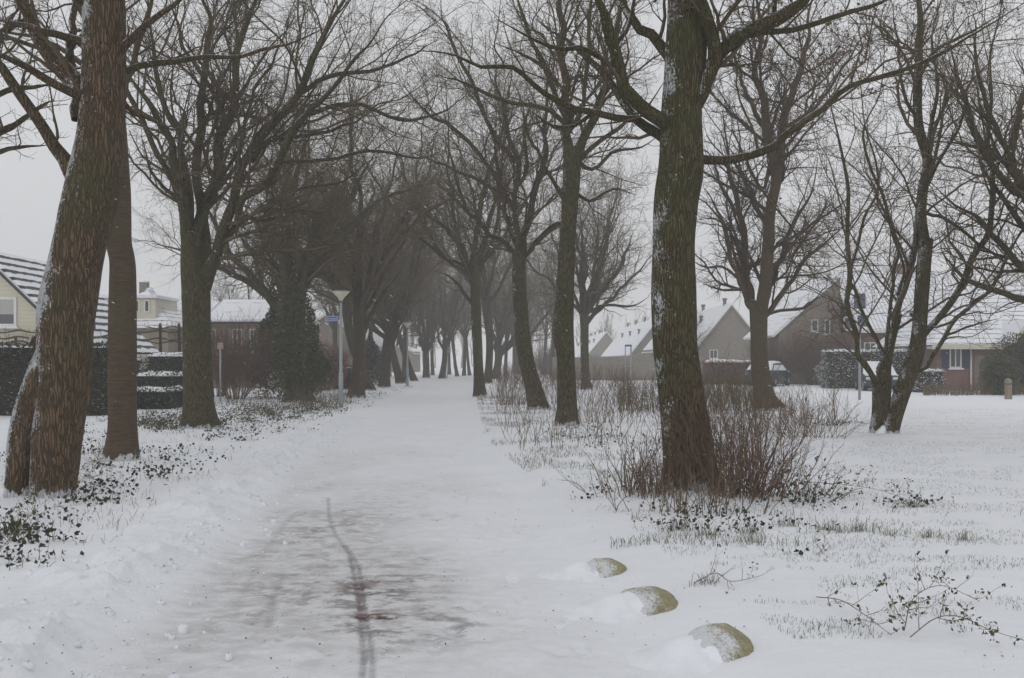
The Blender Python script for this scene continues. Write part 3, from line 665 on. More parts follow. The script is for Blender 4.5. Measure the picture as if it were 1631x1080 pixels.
# many-stemmed tree at right
d = 22.7
tr = px_pts([(1417, 698, 14), (1424, 665, 13), (1436, 630, 13), (1448, 595, 13), (1458, 565, 13), (1463, 540, 12), (1466, 500, 11), (1470, 440, 11), (1475, 380, 11)], d)
t2 = px_pts([(1392, 694, 9), (1398, 660, 9), (1398, 630, 8), (1392, 605, 5), (1375, 572, 3)], d, -.05); t3 = px_pts([(1410, 680, 8), (1409, 650, 9), (1410, 610, 9.5), (1411, 585, 8.5), (1420, 545, 6), (1433, 500, 4)], d, .25)
lm = ltr(d, [([(1475, 390, 11), (1471, 300, 12), (1462, 200, 11), (1462, 120, 10), (1463, 50, 8), (1464, -40, 6), (1460, -140, 4)], .3),
    ([(1398, 630, 7), (1392, 605, 6), (1373, 570, 6), (1356, 533, 6), (1350, 469, 6), (1353, 420, 6), (1355, 380, 5), (1352, 300, 4.5), (1338, 240, 4), (1325, 180, 3), (1320, 90, 2)], -.6),
    ([(1410, 610, 9), (1411, 585, 9), (1420, 545, 9), (1433, 500, 8), (1448, 455, 8), (1462, 390, 8), (1466, 330, 7), (1480, 250, 6), (1488, 170, 5), (1492, 90, 4), (1505, 0, 3), (1515, -80, 2)], .9),
    ([(1466, 540, 9), (1478, 522, 8), (1512, 484, 8), (1539, 433, 8), (1565, 380, 7), (1578, 315, 6), (1574, 240, 5), (1580, 150, 5), (1589, 50, 4), (1600, -40, 3)], -.6),
    ([(1462, 590, 5), (1478, 577, 5), (1506, 534, 5), (1541, 493, 5), (1565, 470, 4.5), (1590, 440, 4), (1612, 400, 3.5), (1640, 350, 3), (1670, 310, 2)], -1.0),
    ([(1409, 575, 5), (1404, 560, 5), (1383, 524, 4.5), (1370, 490, 4), (1362, 457, 4), (1358, 419, 4), (1370, 350, 3.5), (1395, 300, 3), (1385, 240, 3), (1367, 150, 2.5), (1355, 60, 2)], .8),
    ([(1411, 560, 5), (1416, 520, 4.5), (1421, 469, 4), (1427, 430, 4), (1432, 390, 4), (1400, 315, 3.5), (1380, 220, 3), (1400, 130, 2.5), (1410, 30, 2)], -.8),
    ([(1505, 535, 3), (1530, 525, 2.5), (1560, 515, 2), (1590, 508, 1.5)], -.3),
    ([(1450, 500, 4), (1480, 520, 3), (1520, 510, 3), (1570, 470, 2)], -.8),
    ([(1474, 300, 5), (1500, 250, 4), (1530, 200, 3.5), (1545, 130, 3), (1570, 60, 2)], .5), ([(1463, 200, 5), (1440, 150, 4), (1430, 80, 3), (1420, 0, 2)], -.5),
    ([(1466, 120, 5), (1490, 80, 4), (1540, 55, 3), (1600, 20, 2)], -.5), ([(1430, 470, 4), (1440, 430, 3), (1425, 380, 3), (1418, 320, 2)], .5),
    ([(1476, 340, 4), (1510, 350, 4), (1560, 390, 3.5), (1610, 420, 3), (1650, 440, 2)], -.6)], 8)
lm = [l * np.array([1, 1, 1, .8]) for l in lm]
rt10 = make_tree('multi-stemmed tree forking from the ground on the open snow at right, snow in its foot', G(1405, 697)[:2], tr, lm, 18, 'barkR', lv=3, rmin=.005, S=24, flare=.18, lump=.06, dead=400, dens=.72, extra_trunks=[t2, t3], group='large foreground trees')

m = MB(); c = cat_rom(px_pts([(1399, 704, 10), (1402, 693, 8), (1406, 684, 5), (1407, 678, 2)], 22.45), 14); trunk_mesh(m, c, 14, 0, .14, 3, 40); m.build('snow_patch', M['snow'], rt10)
def gen_tree(label, px, py, tpts, n, length, seed, mat='barkF', lv=3, rmin=.008, dens=.9, el=(45, 76), zlo=1.4, extra=[], **k):
    """tpts: trunk (px,py,r) from the foot up; crown limbs are grown from its top"""
    d = EYE * F / (py - HZ) if py else k.pop('d')
    tr = px_pts(tpts, d); g = np.random.default_rng(seed)
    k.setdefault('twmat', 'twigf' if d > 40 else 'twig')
    lm = auto_limbs(tr[-1, :3], tr[-1, 3], n, length * 1.02, g, el, zlo) + ltr(d, extra, seed)
    if d > 44: dens = dens * .8
    return make_tree(label, (tr[0, 0], tr[0, 1]), tr, lm, seed, mat, lv, rmin, dens, S=20, per_m=4, **k)
# left row going back
gen_tree('ivy-wrapped tree at the left verge, its trunk dark with climbing evergreen leaves', 475, 640, [(476, 641, 20), (472, 600, 17), (468, 540, 17), (466, 490, 19), (464, 470, 18)], 9, 8.0, 21, 'bark', rmin=.0052, dens=1.0, el=(40, 74), zlo=1.2,
    extra=[[(460, 500, 8), (440, 440, 7), (420, 410, 6), (395, 395, 4), (370, 360, 3)], [(475, 480, 8), (488, 430, 7), (500, 380, 5), (520, 330, 4)], [(488, 440, 5), (530, 380, 4.5), (590, 330, 4), (650, 300, 3), (700, 290, 2)]], flare=.3)
gen_tree('upright dark tree directly behind the street lamp with the blue name sign', 567, 634, [(567, 635, 13), (571, 590, 10), (573, 540, 9.5), (572, 500, 11), (571, 470, 10)], 10, 11, 22, 'barkC', rmin=.0052, dens=.92, 
    extra=[[(574, 540, 5), (590, 505, 4), (610, 470, 4), (640, 430, 3)], [(573, 500, 7), (588, 450, 7), (598, 390, 6), (612, 330, 4)], [(590, 450, 5), (635, 380, 4), (690, 330, 3.5), (740, 310, 2)]], flare=.3, group='avenue trees left of the path', el=(32, 77))
gen_tree('pale brown leaning trunk seen between the lamp tree and the dark conifer', 585, 622, [(587, 622, 9), (577, 590, 7), (562, 555, 6), (555, 520, 7), (551, 480, 7)], 7, 8, 23, rmin=.0065, dens=.85, extra=[[(553, 510, 5), (535, 470, 4), (515, 430, 3), (490, 400, 2)]], group='avenue trees left of the path')
gen_tree('stout forked avenue tree with a wide crown, second beyond the nearer street lamp', 612, 617, [(612, 618, 9), (614, 580, 8), (620, 540, 9), (624, 520, 10)], 10, 12, 24, rmin=.0068, extra=[[(618, 525, 5), (605, 505, 5), (595, 480, 4), (585, 440, 3)], [(628, 525, 6), (632, 490, 5), (635, 450, 4), (645, 400, 3)]], group='avenue trees left of the path', el=(32, 77), dens=.86)
gen_tree('avenue tree bending left just before the farther street lamp', 636, 611, [(638, 611, 7), (630, 580, 6), (624, 550, 5), (622, 520, 5)], 7, 9, 25, rmin=.0072, group='avenue trees left of the path', el=(32, 77), dens=.86)
gen_tree('thin trunk arching left directly behind the farther street lamp', 659, 607, [(660, 607, 5), (650, 580, 5), (640, 550, 4.5), (632, 525, 4)], 7, 10, 26, rmin=.0078, group='avenue trees left of the path')
gen_tree('hazy avenue tree forking into a tall U shape', 679, 602, [(679, 603, 5.5), (679, 580, 5), (678, 558, 5)], 6, 10, 27, rmin=.0082, el=(60, 78), zlo=.4, extra=[[(677, 560, 4), (669, 540, 3.5), (668, 500, 3), (665, 450, 2)], [(680, 560, 4), (690, 535, 3.5), (690, 500, 3), (694, 460, 2)]], group='avenue trees left of the path')
gen_tree('hazy avenue tree forking in a V, left of the small far signpost', 704, 602.4, [(704, 602.5, 5), (708, 570, 4), (709, 540, 4.5)], 7, 10.5, 28, rmin=.0082, el=(50, 75), group='avenue trees left of the path')
# right row going back
gen_tree('straight avenue tree at the right path edge with a rust mark on its trunk', 763, 632, [(764, 633, 10), (762, 580, 8), (759, 520, 8), (757, 450, 8), (757, 400, 8)], 10, 10, 31, 'bark', rmin=.0052, dens=.92, zlo=2.0, group='avenue trees right of the path', flare=.15,
    extra=[[(757, 430, 5), (715, 370, 4), (660, 330, 3.5), (600, 300, 2)], [(755, 490, 4), (735, 460, 3), (715, 440, 2), (690, 430, 1.5)]], el=(32, 77))
gen_tree('paler avenue tree standing close behind the straight one with the rust mark', 776, 611, [(776, 611, 7), (779, 580, 6), (780, 540, 6), (776, 500, 7), (774, 470, 6)], 8, 11, 32, rmin=.0068, zlo=2.0, group='avenue trees right of the path', el=(32, 77), dens=.86)
gen_tree('foggy avenue tree with two stems, third in the right row behind the rust-marked one', 790, 604, [(788, 604.5, 7), (793, 580, 6), (795, 550, 7)], 8, 10, 33, rmin=.0078, extra=[[(797, 565, 5), (806, 545, 4), (812, 520, 3)]], group='avenue trees right of the path', el=(32, 77), dens=.86)
gen_tree('ghostly far avenue tree partly behind the leaning dark tree', 824, 597, [(824, 597.5, 5), (822, 570, 4.5), (822, 540, 4.5)], 7, 12, 34, rmin=.0095, group='avenue trees right of the path')
gen_tree('round-crowned tree alone in the reeds before the snowy terrace roofs', 933, 621, [(934, 622, 8), (932, 590, 6.5), (931, 540, 6.5), (930, 500, 8)], 10, 8.6, 35, 'bark', rmin=.008, dens=1.0, el=(45, 78), zlo=.8,
    extra=[[(934, 500, 5), (950, 475, 5), (966, 457, 4.5), (985, 430, 4), (998, 400, 3), (1008, 370, 2)], [(938, 497, 3.5), (956, 488, 3), (975, 486, 2.5), (1005, 488, 2), (1030, 475, 1.4)], [(927, 495, 5), (926, 450, 4), (925, 400, 3)]], group='avenue trees right of the path')
# trees whose trunks stand just outside the frame but reach in
gen_tree('tree whose trunk stands outside the frame at right, branches crossing in from the edge', 1700, 700, [(1715, 701, 22), (1705, 620, 19), (1700, 520, 18), (1695, 450, 17)], 6, 4.5, 36, 'bark', rmin=.005, dens=1.0, zlo=.6,
    extra=[[(1690, 500, 10), (1660, 482, 8), (1631, 475, 7), (1586, 464, 6), (1535, 441, 5), (1500, 400, 3)], [(1695, 480, 12), (1660, 440, 10), (1631, 425, 8), (1600, 395, 7), (1570, 360, 5), (1530, 330, 4), (1480, 290, 2)],
           [(1690, 420, 12), (1660, 340, 11), (1631, 300, 10), (1608, 250, 8), (1625, 180, 7), (1640, 100, 5)], [(1650, 330, 7), (1600, 290, 6), (1560, 220, 5), (1530, 130, 4), (1500, 40, 2)], [(1615, 260, 6), (1585, 200, 5), (1560, 120, 4), (1550, 20, 3)]], name='bare_tree', group='trees leaning in from outside the frame')
gen_tree('tree whose trunk stands outside the frame at left, fine branches reaching over the cream house', -90, 760, [(-120, 760, 26), (-118, 600, 24), (-112, 450, 22), (-100, 330, 20)], 6, 4.0, 37, 'bark', rmin=.004, dens=.9, zlo=.5,
    extra=[[(-100, 330, 12), (-50, 240, 9), (0, 215, 6), (50, 180, 5), (90, 160, 3)], [(-100, 260, 12), (-40, 150, 9), (0, 60, 8), (60, 20, 5)], [(-80, 300, 8), (-20, 250, 6), (30, 235, 4), (80, 230, 2)], [(-70, 200, 8), (0, 150, 6), (40, 140, 5), (90, 135, 3)]], group='trees leaning in from outside the frame')
# hazier trees still further along, copies of a few grown ones
def proto(label, seed, h, r, n, px, py, group, scale=1.0):
    d = EYE * F / (py - HZ); k = F / d; g = np.random.default_rng(seed)
    lean = g.normal() * .5
    tp = [(px, py, r * k), (px + lean * .4 * k, py - .35 * h * .4 * k, r * .8 * k), (px + lean * k, py - .42 * h * k, r * .8 * k)]
    return gen_tree(label, px, py, tp, n, h * .62, seed, rmin=.009, dens=.8, zlo=1.6, el=(42, 76), group=group)
FAR = 'far hazy trees at the end of the avenue'
pa = proto('hazy slim tree left of where the path fades out, beside the far signpost', 41, 12, .20, 8, 728, 599, FAR)
pb = proto('hazy tree with a curved foot right at the vanishing end of the path', 42, 12.5, .22, 8, 739, 598.2, FAR)
pd_ = proto('dark bushy avenue tree filling the crown gap above the far lamp', 43, 13, .25, 9, 644, 607.5, FAR)
far_spots = [(pa, 748, 597.5, 'faint thin trunk nearest the left of the rust-marked tree', 1.0), (pb, 716, 596.5, 'faint trunk just beyond the far signpost', .95),
    (pa, 805, 599.5, 'fog-grey tree right behind the two-stemmed foggy avenue tree', 1.1), (pb, 842, 596, 'fog-grey tree seen between the leaning tree and the slender bulging one', 1.0),
    (pa, 866, 598, 'fog-grey tree in the misty gap left of the slender bulging trunk', 1.05), (pb, 689, 598, 'faint tree beyond the U-forked avenue tree', 1.0),
    (pd_, 880, 601, 'misty broad tree hidden low behind the slender bulging trunk', 1.0),
    (pd_, 590, 603, 'misty broad tree behind the pale leaning trunk', 1.0), (pd_, 535, 606, 'misty broad tree in the gardens left of the nearer lamp', .9),
    (pb, 620, 600, 'faint tree behind the stout forked avenue tree', 1.0),
    (pb, 818, 594.5, 'very faint trunk in the mist left of the leaning dark tree', 1.1)]
for i, (p, px, py, lab, s_) in enumerate(far_spots):
    x, y_, _ = G(px, py); dup(p, (x, y_, H(x, y_)), i * 1.9 + .7, lab, s_, FAR)
# garden trees on both sides, behind houses and hedges
GT = 'garden trees around the houses'
p1 = gen_tree('garden tree rising behind the hedges left of the ivy-wrapped tree', 400, 612, [(404, 612, 6), (404, 580, 5), (404, 550, 5)], 8, 6.5, 51, rmin=.0068, twmat='twigr', dens=.95, group=GT)
gs = [(330, 604, 'garden tree in front of the beige house with the dark windows', .8), (1270, 606, 'brown bushy tree between the lone gable and the brick house', .62), (1245, 603, 'tall thin-twigged tree just right of the lone grey gable', .8),
      (1640, 604, 'garden tree by the far right edge behind the bungalow', 1.1), (1560, 597, 'tree rising above the roof between chimney and bungalow', 1.1), (1400, 596, 'tree standing behind the brick house chimney', 1.0),
      (1090, 604, 'garden tree directly behind the thickest trunk', .7), (450, 600, 'garden tree behind the dark conifer left of the ivy tree', 1.0)]
for i, (px, py, lab, s_) in enumerate(gs):
    x, y_, _ = G(px, py); dup(p1, (x, y_, H(x, y_)), i * 2.1, lab, s_, GT)
# a far wood on the horizon
g = np.random.default_rng(77); m = MB(); P0 = []
for i in range(420):
    yy = g.uniform(230, 300); xx = g.uniform(-260, 260); h = g.uniform(7, 13)
    if -12 < xx < 25 and False: continue
    z = np.linspace(0, h, 6); P0.append(np.stack([xx + np.cumsum(g.normal(size=6) * .15), np.full(6, yy), z], -1))
P0 = np.array(P0); Rr = np.tile(np.linspace(.16, .05, 6), (len(P0), 1)); m.tubes(P0, Rr, 4)
Q, S_ = grow(P0, Rr, .55, .4, 32, 4, .05, g, t0=.25, trop=.15); m.tubes(Q, S_, 3)
Q2, S2 = grow(Q, S_, .5, .5, 35, 3, .04, g, trop=.1); m.tubes(Q2, S2, 3)
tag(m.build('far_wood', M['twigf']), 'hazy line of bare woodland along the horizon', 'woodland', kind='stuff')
# ------------------------------------------------------------------ houses
def X_(px, d): return (px - CX) / F * d
def Z_(py, d): return EYE + (HZ - py) / F * d
def window_y(root, x0, x1, z0, z1, y, frame='white', pane='glass', mull=1, blind=0, sill=True, fr=.07):
    """window in a wall that faces the camera (-y)"""
    m = MB(); m.box(x0, x0 + fr, y - .06, y + .02, z0, z1); m.box(x1 - fr, x1, y - .06, y + .02, z0, z1)
    m.box(x0 + fr, x1 - fr, y - .06, y + .02, z1 - fr, z1); m.box(x0 + fr, x1 - fr, y - .06, y + .02, z0, z0 + fr)
    for i in range(mull):
        c = x0 + (x1 - x0) * (i + 1) / (mull + 1); m.box(c - .03, c + .03, y - .055, y + .02, z0 + fr, z1 - fr)
    f = m.build('window', M[frame], root, smooth=False)
    m = MB(); m.box(x0 + fr, x1 - fr, y - .025, y + .018, z0 + fr, z1 - fr); m.build('pane', M[pane], f, smooth=False)
    if blind:
        m = MB(); m.box(x0 + fr, x1 - fr, y - .035, y - .027, z1 - fr - (z1 - z0) * blind, z1 - fr); m.build('blind', M['blind'], f, smooth=False)
    if sill:
        m = MB(); m.box(x0 - .08, x1 + .08, y - .16, y + .02, z0 - .09, z0 - .004); m.build('sill', M['snow'], f, smooth=False)
    return f
def gable_house(label, xl, xr, y0, y1, ze, zr, xa=None, wall='beige', roof='roof2', over=.25, th=.18, verge='fascia', name='house', group='houses behind the hedges', gutter='white'):
    """ridge along y; gable faces the camera"""
    xa = (xl + xr) / 2 if xa is None else xa
    root = thing(name, ((xl + xr) / 2, y0, 0), label, 'house', group)
    m = MB(); m.prism([(xl, -.1), (xr, -.1), (xr, ze), (xa, zr), (xl, ze)], 'y', y0, y1); m.build('wall', M[wall], root, smooth=False)
    m = MB()
    for s, xe in ((-1, xl), (1, xr)):
        L = math.hypot(xe - xa, ze - zr); nx, nz = -(ze - zr) / L * s * (1), (xe - xa) / L * s
        nx, nz = abs(zr - ze) / L * s, abs(xe - xa) / L
        dx, dz = (xe - xa) / L, (ze - zr) / L
        p0 = (xa, zr + .01); p1 = (xe + dx * over * 1.4, ze + dz * over * 1.4)
        m.prism([(p0[0] + nx * .012, p0[1] + nz * .012), (p1[0] + nx * .012, p1[1] + nz * .012), (p1[0] + nx * th, p1[1] + nz * th), (p0[0], p0[1] + th / nz)], 'y', y0 - over, y1 + over)
    r = m.build('roof', M[roof], root, smooth=False)
    m = MB()
    for s, xe in ((-1, xl), (1, xr)):
        L = math.hypot(xe - xa, ze - zr); dx, dz = (xe - xa) / L, (ze - zr) / L
        p1 = (xe + dx * over * 1.4, ze + dz * over * 1.4)
        m.prism([(xa, zr - .16), (p1[0], p1[1] - .16), (p1[0], p1[1] + .05), (xa, zr + .06)], 'y', y0 - over - .05 - .003 * (s > 0), y0 - over - .003)
    m.build('verge_board', M[verge], root, smooth=False)
    m = MB()
    for xe, s in ((xl, -1), (xr, 1)): m.box(min(xe + s * .28, xe + s * .42), max(xe + s * .28, xe + s * .42), y0 - over + .02, y1 + over - .02, ze - .42, ze - .28)
    m.build('gutter', M[gutter], root, smooth=False)
    return root, r
# cream weatherboard house
hr, rf = gable_house('cream weatherboard house with a steep dark tiled roof streaked by snow, behind the torn tree', -26.1, -18.1, 45, 53.3, 2.2, 6.05, wall='cream', roof='roof1', over=.3, verge='white', name='cream_house')
window_y(hr, X_(-22, 45), X_(27, 45), Z_(520, 45), Z_(473, 45), 45, blind=.5, mull=0, fr=.11)
window_y(hr, X_(-75, 45), X_(-40, 45), Z_(520, 45), Z_(473, 45), 45, blind=.3, mull=0, fr=.11)
m = MB(); m.prism([(-22.1, 5.86), (-18.06, 1.99), (-18.06, 2.13), (-22.1, 6.02)], 'y', 44.60, 44.645); m.build('bargeboard', M['black'], hr, smooth=False)
# dormer house
D2 = 60.0
xa, xb = X_(120, D2), X_(268, D2)
hr = thing('dormer_house', ((xa + xb) / 2, D2, 0), 'house with a flat-topped white dormer and brick chimney, between the two left trunks', 'house', 'houses behind the hedges')
m = MB(); m.box(xa, xb, D2, D2 + 8, -.1, 3.45); m.build('wall', M['beige'], hr, smooth=False)
m = MB(); e = .45
v = [(xa - e, D2 - e, 3.45), (xb + e, D2 - e, 3.45), (xb + e, D2 + 8 + e, 3.45), (xa - e, D2 + 8 + e, 3.45), (xa + 3, D2 + 4, 6.0), (xb - 2.6, D2 + 4, 6.0)]
m.add(v, [(0, 1, 5, 4), (2, 3, 4, 5), (3, 2, 1, 0)], [(1, 2, 5), (3, 0, 4)]); rf = m.build('roof', M['roof2'], hr, smooth=False)
m = MB(); x0, x1 = X_(158, D2), X_(243, D2); m.box(x0, x1, D2 + .5, D2 + 4.4, 3.7, Z_(474, D2)); dm = m.build('dormer', M['fascia'], hr, smooth=False)
m = MB(); m.box(x0 - .12, x1 + .12, D2 + .3, D2 + 4.5, Z_(474, D2) + .004, Z_(469, D2)); m.build('dormer_top', M['snow'], dm, smooth=False)
for a, b in ((160, 173), (174, 188), (204, 218), (225, 234)): window_y(hr, X_(a, D2), X_(b, D2), Z_(497, D2), Z_(477, D2), D2 + .5, mull=0, sill=False)
m = MB(); x0 = X_(176, D2); m.box(x0, x0 + .45, D2 + 4.6, D2 + 5.1, 5.4, Z_(440, D2)); ch = m.build('chimney', M['brown'], hr, smooth=False)
m = MB(); m.box(x0 - .04, x0 + .49, D2 + 4.56, D2 + 5.14, Z_(440, D2) + .003, Z_(440, D2) + .08); m.build('snow_cap', M['snow'], ch, smooth=False)
window_y(hr, X_(228, D2), X_(244, D2), 1.0, 2.4, D2, mull=0)
# low house with long snow roof behind the fan tree
D3 = 64.0; x0, x1 = X_(338, D3), X_(470, D3)
hr = thing('long_house', ((x0 + x1) / 2, D3, 0), 'long beige house with an all-white snowy roof, behind the fan-shaped tree', 'house', 'houses behind the hedges')
m = MB(); m.box(X_(286, D3), x1, D3, D3 + 8, -.1, Z_(513, D3)); m.build('wall', M['beige'], hr, smooth=False)
m = MB(); zr = Z_(477, D3 + 4); ze = Z_(511, D3)
m.prism([(D3 - .5, ze - .1), (D3 - .5, ze + .06), (D3 + 4, zr), (D3 + 8.5, ze + .06), (D3 + 8.5, ze - .1)], 'x', x0 - .4, x1); m.build('roof', M['roofw'], hr, smooth=False)
m = MB(); m.prism([(D3 - .45, ze - .12), (D3 - .45, ze + .03), (D3 + 3, ze + 1.35), (D3 + 8.4, ze + .03), (D3 + 8.4, ze - .12)], 'x', X_(283, D3), x0 - .41); m.build('annex_roof', M['roofw'], hr, smooth=False)
for a, b in ((331, 344), (370, 386), (398, 410)): window_y(hr, X_(a, D3), X_(b, D3), Z_(560, D3), Z_(524, D3), D3, mull=1)
m = MB(); m.box(X_(283, D3), x1, D3 - .6, D3 - .5, ze - .2, ze - .07); m.build('gutter', M['black'], hr, smooth=False)
# house gables far along the left side
for i, (px, py, d, hw, lab) in enumerate([(520, 500, 95, 4.2, 'brown house far behind the nearer lamp sign, mostly hidden by branches'), (605, 540, 150, 4.5, 'misty low house seen between the dark conifer and the forked avenue tree')]):
    xa = X_(px, d); gable_house(lab, xa - hw, xa + hw, d, d + 14, 3.0, Z_(py, d), wall='brown', roof='roofw')
# terrace with saw-tooth gables, right
TG = 'staggered terrace houses right of the path'
def terrace(label, ax, ay, d, hw, ze, d1, seed):
    xa = X_(ax, d); zr = Z_(ay, d)
    hr, rf = gable_house(label, xa - hw, xa + hw, d, d1, ze, zr, wall='greywall', roof='roofw', over=.12, verge='greywall', name='terrace_house', group=TG)
    n = int((d1 - d) / 5.5)
    for i in range(n):
        m = MB(); y_ = d + 3 + i * 5.5
        if i % 2 == 0: m.tubes(np.array([[xa, y_, zr], [xa, y_, zr + .75]]), np.array([.16, .16]), 8, True); m.tubes(np.array([[xa, y_, zr + .7], [xa, y_, zr + .85]]), np.array([.26, .2]), 8, True)
        else:
            xx = xa - hw * .42; zz = zr - (zr - ze) * .42; m.tubes(np.array([[xx, y_, zz], [xx, y_, zz + .9]]), np.array([.14, .14]), 8, True); m.tubes(np.array([[xx, y_, zz + .8], [xx, y_, zz + .95]]), np.array([.24, .2]), 8, True)
        m.build('roof_vent', M['lampd'], rf)
    return hr
h4 = terrace('nearest snowy terrace house, its whole plain gable showing beside the reddish tree', 1165, 487, 95, 2.85, 3.0, 134, 1)
window_y(h4, X_(1130, 95), X_(1143, 95), Z_(571, 95), Z_(557, 95), 95)
terrace('terrace house half hidden by the thickest trunk, left roof slope all snow', 1049, 509, 137, 3.6, 2.4, 180, 2)
terrace('farthest terrace gable, just right of the round-crowned tree', 966, 530, 184, 3.6, 2.2, 240, 3)
m = MB(); d = 88; m.box(X_(880, d), X_(1052, d), d, d + .3, -.1, Z_(569, d)); wl = m.build('garden_wall', M['greywall'], smooth=False)
tag(wl, 'long low grey brick garden wall below the snowy terrace roofs', 'wall')
# brick house with big white roof
D5 = 74.0; xa = X_(1338, D5); za = Z_(441, D5)
h5 = thing('brick_house', (xa, D5, 0), 'large brick house with a tall left gable and chimney, behind the multi-stemmed tree', 'house', 'houses behind the hedges')
xl = X_(1240, D5); m = MB(); m.prism([(xl, -.1), (xa + .02, -.1), (xa + .02, za), (xl, Z_(530, D5))], 'y', D5, D5 + 9); m.build('gable_wall', M['brown'], h5, smooth=False)
m = MB(); L = math.hypot(xa - xl, za - Z_(530, D5)); nx, nz = -(za - Z_(530, D5)) / L, (xa - xl) / L
m.prism([(xl - .4, Z_(530, D5) - .33), (xa, za + .01), (xa, za + .01 + .2 / nz), (xl - .4 + nx * .2, Z_(530, D5) - .33 + nz * .2)], 'y', D5 - .2, D5 + 9); m.build('side_roof', M['roofw'], h5, smooth=False)
xr = X_(1565, D5); yf = D5 - 3.2
m = MB(); m.box(xa + .03, xr, yf + .5, D5 + 8, -.1, Z_(528, yf)); m.build('wall', M['red'], h5, smooth=False)
m = MB(); zf = Z_(528, yf); zt = Z_(432, D5 + 2.4)
m.prism([(yf - .1, zf - .05), (D5 + 2.4, zt - .2), (D5 + 8.6, zf - .05), (D5 + 8.6, zf + .15), (D5 + 2.4, zt + .05), (yf - .1, zf + .15)], 'x', xa + .04, xr + .3); rf = m.build('roof', M['roof3'], h5, smooth=False)
m = MB(); m.prism([(yf + .5, zf - .05), (D5 + 2.4, zt - .2), (D5 + 8, zf - .05)], 'x', xa + .06, xr - .02); m.build('end_wall', M['red'], h5, smooth=False)
def onroof(px, py):    # point on the front slope at pixel px,py
    k = (zt - zf) / (D5 + 2.4 - yf); yy = (zf + .15 - EYE - k * yf) / ((HZ - py) / F - k); return X_(px, yy), yy, Z_(py, yy)
def roofpatch(px0, px1, py0, py1, mat, name, h=.14):
    a = onroof(px0, py1); b = onroof(px1, py1); c = onroof(px1, py0); d_ = onroof(px0, py0); m = MB(); k = (zt - zf) / (D5 + 2.4 - yf); n = unit(np.array([0, -k, 1]))
    v = [np.array(p) for p in (a, b, c, d_)]; v = [p - n * .05 for p in v] + [p + n * h for p in v]
    m.add(v, [(3, 2, 1, 0), (4, 5, 6, 7), (0, 1, 5, 4), (1, 2, 6, 5), (2, 3, 7, 6), (3, 0, 4, 7)]); return m.build(name, M[mat], h5, smooth=False)
roofpatch(1360, 1378, 470, 492, 'solar', 'roof_window'); roofpatch(1366, 1383, 505, 521, 'solar', 'roof_window'); roofpatch(1535, 1552, 462, 486, 'solar', 'roof_window')
m = MB(); x0, x1 = X_(1431, D5 + 2), X_(1447, D5 + 2); m.box(x0, x1, D5 + 2, D5 + 2.9, zt - .4, Z_(420, D5 + 2)); ch = m.build('chimney', M['red'], h5, smooth=False)
m = MB(); m.box(x0 - .06, x1 + .06, D5 + 1.94, D5 + 2.96, Z_(420, D5 + 2) + .003, Z_(417, D5 + 2)); m.build('snow_cap', M['snow'], ch, smooth=False)
m = MB(); x0, x1 = X_(1448, yf + 1.5), X_(1530, yf + 1.5); m.box(x0, x1, yf + 1.4, yf + 4.5, Z_(516, yf + 1), Z_(495, yf + 1.5)); dm = m.build('dormer', M['beige'], h5, smooth=False)
m = MB(); m.box(x0 - .2, x1 + .2, yf + 1.1, yf + 5.4, Z_(495, yf + 1.5) + .004, Z_(491, yf + 1.5)); m.build('dormer_top', M['snow'], dm, smooth=False)
for a, b in ((1454, 1466), (1472, 1488), (1494, 1512)): window_y(h5, X_(a, yf + 1.4), X_(b, yf + 1.4), Z_(512, yf + 1.4), Z_(499, yf + 1.4), yf + 1.4, mull=0, sill=False)
window_y(h5, X_(1292, D5), X_(1303, D5), Z_(528, D5), Z_(509, D5), D5, mull=0); window_y(h5, X_(1313, D5), X_(1322, D5), Z_(532, D5), Z_(509, D5), D5, mull=0)
window_y(h5, X_(1337.5, D5), X_(1345, yf + .5), Z_(527, D5), Z_(507, D5), D5 - 2.705, mull=0)
m = MB(); m.box(xa + .04, xr + .3, yf - .22, yf - .11, zf - .1, zf + .04); m.build('gutter', M['white'], h5, smooth=False)
for a, b in ((1376, 1396), (1408, 1424)): window_y(h5, X_(a, yf + .5), X_(b, yf + .5), Z_(568, yf), Z_(545, yf), yf + .5, mull=1)
# bungalow at right
D6 = 58.0; x0 = X_(1492, D6); x1 = X_(1760, D6); ze = Z_(553, D6)
h6 = thing('bungalow', (x0, D6, 0), 'red brick bungalow with blue shutters and a snow-laden low roof, far right', 'house', 'houses behind the hedges')
m = MB(); m.box(x0, x1, D6, D6 + 8, -.1, ze); m.build('wall', M['red'], h6, smooth=False)
yr_ = D6 + 4.2; zr = Z_(455, yr_); zt6 = zr
m = MB(); m.add([(x0 - .55, D6 - .8, ze + .12), (x1, D6 - .8, ze + .12), (x1, yr_, zr), (x0 + 2.4, yr_, zr), (x0 - .55, D6 + 8.8, ze + .12), (x1, D6 + 8.8, ze + .12)], [(0, 1, 2, 3), (3, 2, 5, 4)], [(0, 3, 4)]); m.build('roof', M['roof2'], h6, smooth=False)
m = MB(); m.box(x0 - .58, X_(1590, D6), D6 - .86, D6 - .81, ze - .12, ze + .16); m.build('fascia', M['fascia'], h6, smooth=False)
m = MB(); m.box(x0 - .55, x1, D6 - .805, D6 - .002, ze - .1, ze + .02); m.build('soffit', M['fascia'], h6, smooth=False)
xw = X_(1606, D6); m = MB(); m.box(xw, x1, D6 - 1.4, D6 - .9, -.1, Z_(524, D6)); m.build('wing_wall', M['red'], h6, smooth=False)
m = MB(); zz = [Z_(q, D6) for q in (553, 519)]; xs = [X_(q, D6) for q in (1588, 1613)]
